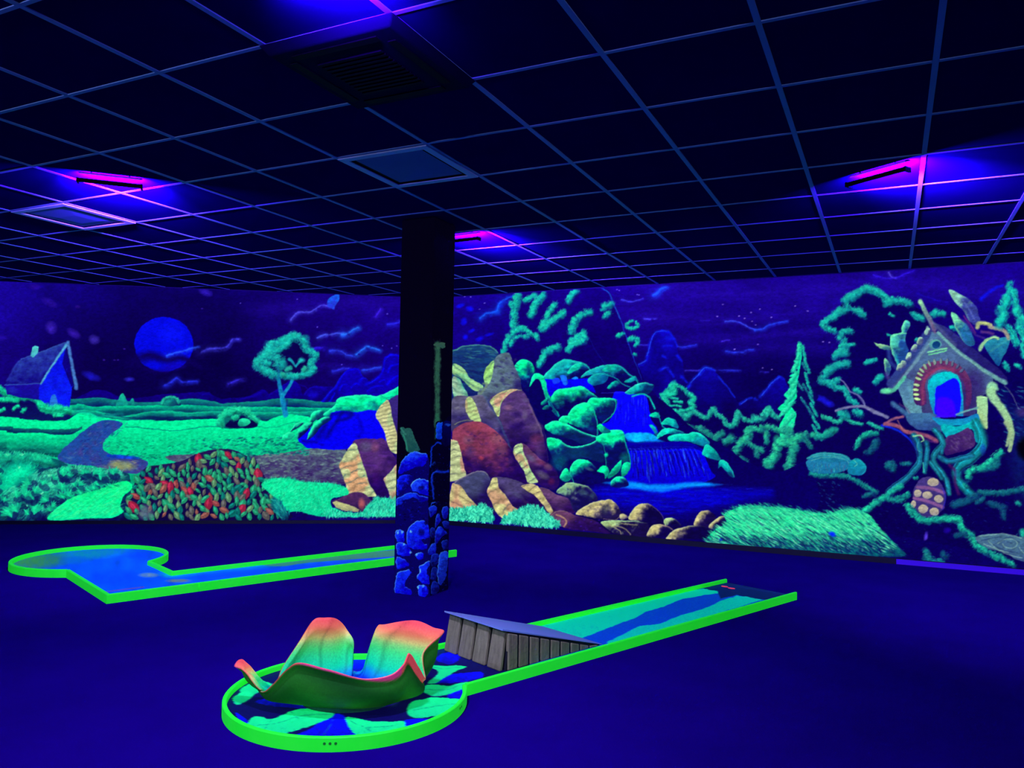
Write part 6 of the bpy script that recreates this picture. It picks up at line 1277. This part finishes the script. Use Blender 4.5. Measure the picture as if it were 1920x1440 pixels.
# --- back lane: straight run, corner and round green
def paint_lane_back():
    canvas(0, 980, 900, 1160, 3)
    Z(0, 960, 3.2)
    img[:] = C((2, 84, 226)); img[:] *= (.75+.5*NM)[..., None]
    blob(260, 290, 200, 60, (50, 150, 76), .9, -6); blob(150, 300, 140, 60, (60, 150, 70), .8)
    blob(520, 250, 220, 40, (8, 150, 170), .9); blob(700, 235, 200, 30, (10, 140, 180), .7); blob(450, 290, 120, 30, (4, 110, 190), .8); blob(840, 250, 120, 40, (2, 60, 220), .7)
    blob(600, 330, 200, 40, (2, 90, 236), .6); blob(700, 400, 200, 60, (2, 60, 240), .6); blob(890, 378, 70, 18, (110, 150, 150), .95); blob(1070, 412, 90, 14, (110, 130, 110), .95)
    stroke('640,478 760,462 860,450', 12, (120, 60, 150), .8, .9); stroke('1000,380 1100,375 1300,345 1500,330 1920,285 2500,230', 46, (4, 150, 200), .8, 1); stroke('1200,395 1500,365 1920,325 2500,270', 40, (2, 70, 240), .8, 1)
    fill('1560,315 1700,295 1920,270 2700,200 2700,240 1900,300 1700,325', (90, 160, 84), (70, 150, 90), tex=.4, a=.8); blob(1020, 370, 80, 30, (4, 170, 180), .7)
paint_lane_back()
gs, gn, gr = 1.95, -7.62, .62
A0, A1, B0, B1 = 1.63, 2.28, -5.96, -6.54         # corner run s0..s1, straight n near..far
SE1 = 4.735
l1 = empty('minigolf_lane', tuple(LP(A0, B0)), 'neon green railed golf lane at the back left, with angled round end and blue surface', 'minigolf lane', 'fluorescent minigolf lanes')
def in1(s, n): return ((s-gs)**2+(n-gn)**2 < (gr-.012)**2) | ((s > A0+.01) & (s < A1-.01) & (n > gn) & (n < B0-.01)) | ((s > A0+.01) & (s < SE1) & (n > B1+.01) & (n < B0-.01))
surface('playing_surface', in1, gs-gr, SE1, gn-gr, B0, .012, l1)
j0, j1 = gn+math.sqrt(gr**2-(A0-gs)**2), gn+math.sqrt(gr**2-(A1-gs)**2)
aa0, aa1 = math.atan2(j0-gn, A0-gs), math.atan2(j1-gn, A1-gs)
def rails(path, name='straight_rail', ends=None):
    V, F = rail_mesh(path, mitre_ends=ends); return rel(mesh_obj(name, V, F, M['rail']), l1)
SM = 2.27                       # the visible joint in the long near rail
rails([(SE1, B0), (SM+.002, B0)]); rails([(SM-.002, B0), (A0, B0)], ends=(None, (0, -1))); rails([(A0, B0), (A0, j0)], ends=((-1, 0), None))
rails(arc(gs, gn, gr, aa0, aa1-2*math.pi+4*math.pi*0, 70) if False else arc(gs, gn, gr, aa0, aa1+2*math.pi, 80), 'curved_rail')
rails([(A1, j1), (A1, B1)], ends=(None, (1, 0))); rails([(A1, B1), (SE1, B1)], ends=((0, 1), None))
body([(gs+(gr-.006)*math.cos(a), gn+(gr-.006)*math.sin(a)) for a in np.linspace(aa1, aa0-2*math.pi, 40)] if False else [(gs+(gr-.006)*math.cos(a), gn+(gr-.006)*math.sin(a)) for a in np.linspace(aa0, aa1+2*math.pi, 40)]+[(A1-.006, B1+.006), (SE1-.002, B1+.006), (SE1-.002, B0-.006), (A0+.006, B0-.006)], l1)
for d in (0, .035, .07):
    a_ = -.55+d; s_, n_ = gs+(gr-.017)*math.cos(a_), gn+(gr-.017)*math.sin(a_); b = MB(); c0 = LP(s_, n_, RH); b.tube((c0[0], c0[1], RH-.002), (c0[0], c0[1], RH+.0008), .006, 10); rel(b.build('peg_hole', M['railc']), l1)

# ---------------------------------------------------------------- ceiling fittings
def cell(i, j): return (i-2.7155)*T, (j+4.8298)*T
def vent(i, j, label):
    x, y = cell(i, j); v = empty('ceiling_vent', (x+T/2, y+T/2, CEIL), label, 'ceiling vent', 'square ceiling vents'); w = .052; z1 = CEIL-.007; z0 = CEIL-.015
    b = MB(); e = .004
    for a0, a1 in (((x+e, y+e), (x+T-e, y+w)), ((x+e, y+T-w), (x+T-e, y+T-e)), ((x+e, y+w), (x+w, y+T-w)), ((x+T-w, y+w), (x+T-e, y+T-w))): b.box((*a0, z0), (*a1, z1))
    rel(b.build('frame', M['vent'], bevel=.002), v)
    b = MB(); b.box((x+w, y+w, CEIL-.003), (x+T-w, y+T-w, CEIL-.001)); rel(b.build('duct_opening', M['black']), v)
    b = MB(); cx, cy = x+T/2, y+T/2; r = .23          # sloping deflector plate
    n = 4; r = .33; b.add([(cx+r*math.cos(2*math.pi*(k+.5)/n), cy+r*math.sin(2*math.pi*(k+.5)/n), CEIL-.004) for k in range(n)]+[(cx+.14*math.cos(2*math.pi*(k+.5)/n)-.03, cy+.14*math.sin(2*math.pi*(k+.5)/n)+.05, CEIL-.012) for k in range(n)], [(k, n+k, n+(k+1) % n, (k+1) % n) for k in range(n)]+[tuple(range(n, 2*n))[::-1]]+[tuple(range(n))])
    rel(b.build('deflector', M['ventin'], smooth_=False), v)
vent(-2, 1, 'square air vent with pale frame, left of the column top'); vent(-7, 1, 'square air vent beneath the violet glow of the left black light')
x, y = cell(-1, -1); ac = empty('ceiling_cassette', (x+T/2, y+T/2, CEIL), 'black square air-conditioning cassette overhead, nearest fitting in the ceiling', 'air conditioner')
b = MB(); o_ = .02; b.hexa([(x-o_+.03, y-o_+.03, CEIL-.045), (x+T+o_-.03, y-o_+.03, CEIL-.045), (x+T+o_-.03, y+T+o_-.03, CEIL-.045), (x-o_+.03, y+T+o_-.03, CEIL-.045), (x-o_, y-o_, CEIL-.0065), (x+T+o_, y-o_, CEIL-.0065), (x+T+o_, y+T+o_, CEIL-.0065), (x-o_, y+T+o_, CEIL-.0065)]); rel(b.build('panel', M['cassette'], bevel=.006), ac)
b = MB()
for k in range(11): b.box((x+.15, y+.15+k*.031, CEIL-.052), (x+T-.15, y+.166+k*.031, CEIL-.045))
rel(b.build('grille', M['black']), ac)
for a0, a1 in (((x+.1, y+.045), (x+T-.1, y+.085)), ((x+.1, y+T-.085), (x+T-.1, y+T-.045)), ((x+.045, y+.1), (x+.085, y+T-.1)), ((x+T-.085, y+.1), (x+T-.045, y+T-.1))):
    b = MB(); b.box((*a0, CEIL-.05), (*a1, CEIL-.045)); rel(b.build('louvre', M['black'], bevel=.002), ac)

# black-light tube fittings: dark lip towards the entrance, tube behind it, open to the painted walls
VIO = (.13, .0, 1.0); UVW = (.46, .47, 1.0)
def fitting(p, q, z, label, glow, main, tilt=38, flip=False, up=0):
    p, q = np.array(p, float), np.array(q, float); m_ = (p+q)/2; L = np.hypot(*(q-p)); d = (q-p)/L; nrm = np.array([-d[1], d[0]])
    if flip: nrm = -nrm
    rz_ = math.atan2(d[1], d[0]); f = empty('black_light', (m_[0], m_[1], z), label, 'black light', 'black-light tube fittings', 0)
    def pt(a, b_, c_): w = m_+d*a+nrm*b_; return (w[0], w[1], z+c_)
    def bx(a0, a1, b0, b1, c0, c1): return [pt(a0, b0, c0), pt(a1, b0, c0), pt(a1, b1, c0), pt(a0, b1, c0), pt(a0, b0, c1), pt(a1, b0, c1), pt(a1, b1, c1), pt(a0, b1, c1)]
    h = L/2
    b = MB(); b.hexa(bx(-h, h, -.008, .004, -.013, .013)); rel(b.build('lip', M['black'], bevel=.002), f)
    b = MB(); b.hexa(bx(-h, h, .03, .05, .058, .062)); rel(b.build('reflector', M['black']), f)
    b = MB(); b.tube(pt(-h*.93, .02, .050), pt(h*.93, .02, .050), .004); rel(b.build('lamp_tube', M['tube'], smooth_=False), f)
    for s_ in (-1, 1):
        b = MB(); b.hexa(bx(s_*h-.006, s_*h+.006, -.006, .05, -.012, .016)); rel(b.build('end_cap', M['black']), f)
        b = MB(); b.tube(pt(s_*h*.6, .025, .061), pt(s_*h*.6, .025, CEIL-z-.0006), .004, 8); rel(b.build('hanger', M['black']), f)
    for nm, e, col, sy, spread, tl, off, dz in (('spill', glow*.13, (.10, 0, 1), .03, 180, 4, .054, -.004), ('fill', up, UVW, .03, 180, 0, .054, .0), ('glow', glow, VIO, .03, 92, 42, .054, .0), ('beam', main, UVW, .05, 110, -tilt, .056, -.012)):
        if not e: continue
        l = bpy.data.lights.new(nm, 'AREA'); l.shape = 'RECTANGLE'; l.size = L*.92; l.size_y = sy; l.energy = e; l.color = col; l.spread = math.radians(spread)
        o = link(bpy.data.objects.new('tube_'+nm, l)); w = m_+nrm*off; o.location = (w[0], w[1], z+dz)
        dirv = Vector((nrm[0], nrm[1], math.tan(math.radians(tl)))).normalized(); o.rotation_euler = (-dirv).to_track_quat('Z', 'Y').to_euler()
        zax = -dirv; xax = Vector((d[0], d[1], 0)); yax = zax.cross(xax).normalized(); xax = yax.cross(zax); mt = Matrix((xax, yax, zax)).transposed(); o.rotation_euler = mt.to_euler()
        o.location = Vector(o.location)
        rel(o, f)
    return f
fitting(at(145, 337, CEIL-.075)[:2], at(265, 350, CEIL-.075)[:2], CEIL-.075, 'violet tube lamp under the ceiling at far left, above a square vent', 520, 32)
fitting(at(1587, 347, CEIL-.075)[:2], at(1697, 317, CEIL-.075)[:2], CEIL-.075, 'violet tube lamp under the ceiling at right, glow spreading over the tiles', 520, 32)
pm, qm = at(830, 454.5, CEIL-.075)[:2], at(895, 447, CEIL-.075)[:2]
fitting(pm, qm, CEIL-.075, 'violet tube lamp under the ceiling, half hidden behind the column', 400, 24)
fitting((-1.86, 1.93), (-1.52, 2.07), CEIL-.075, 'violet tube lamp overhead, above the flower bowl', 24, 36, 60)
for (x, y), (x2, y2), e in (((.2, -.6), (.55, -.45), 30), ((-3.6, -.4), (-3.2, -.4), 30), ((1.9, 2.0), (2.2, 1.8), 14)):  # out-of-view lamps, added to light the floor and front lane
    fitting((x, y), (x2, y2), CEIL-.075, 'unseen violet tube lamp added near the entrance side of the room', 0, e, 40, up=1.5)

# ---------------------------------------------------------------- world, camera, look
w = bpy.data.worlds.new('room_dark'); S.world = w; w.use_nodes = True; w.node_tree.nodes['Background'].inputs[0].default_value = (.002, .001, .02, 1); w.node_tree.nodes['Background'].inputs[1].default_value = .5
cam = bpy.data.cameras.new('camera'); co_ = link(bpy.data.objects.new('camera', cam)); cam.sensor_width = 36; cam.lens = 36*FOC/1920; cam.clip_start = .05
co_.matrix_world = Matrix(((CR[0], CU[0], -CF[0], 0), (CR[1], CU[1], -CF[1], 0), (CR[2], CU[2], -CF[2], CAMZ), (0, 0, 0, 1)))
S.camera = co_
S.view_settings.view_transform = 'Standard'; S.view_settings.look = 'None'; S.view_settings.exposure = 0; S.view_settings.gamma = 1; S.view_settings.use_curve_mapping = False
S.cycles.use_denoising = True; S.cycles.max_bounces = 3; S.cycles.diffuse_bounces = 2; S.cycles.glossy_bounces = 1; S.cycles.caustics_reflective = False; S.cycles.caustics_refractive = False; S.cycles.use_adaptive_sampling = True; S.cycles.adaptive_threshold = .04; S.cycles.adaptive_min_samples = 12
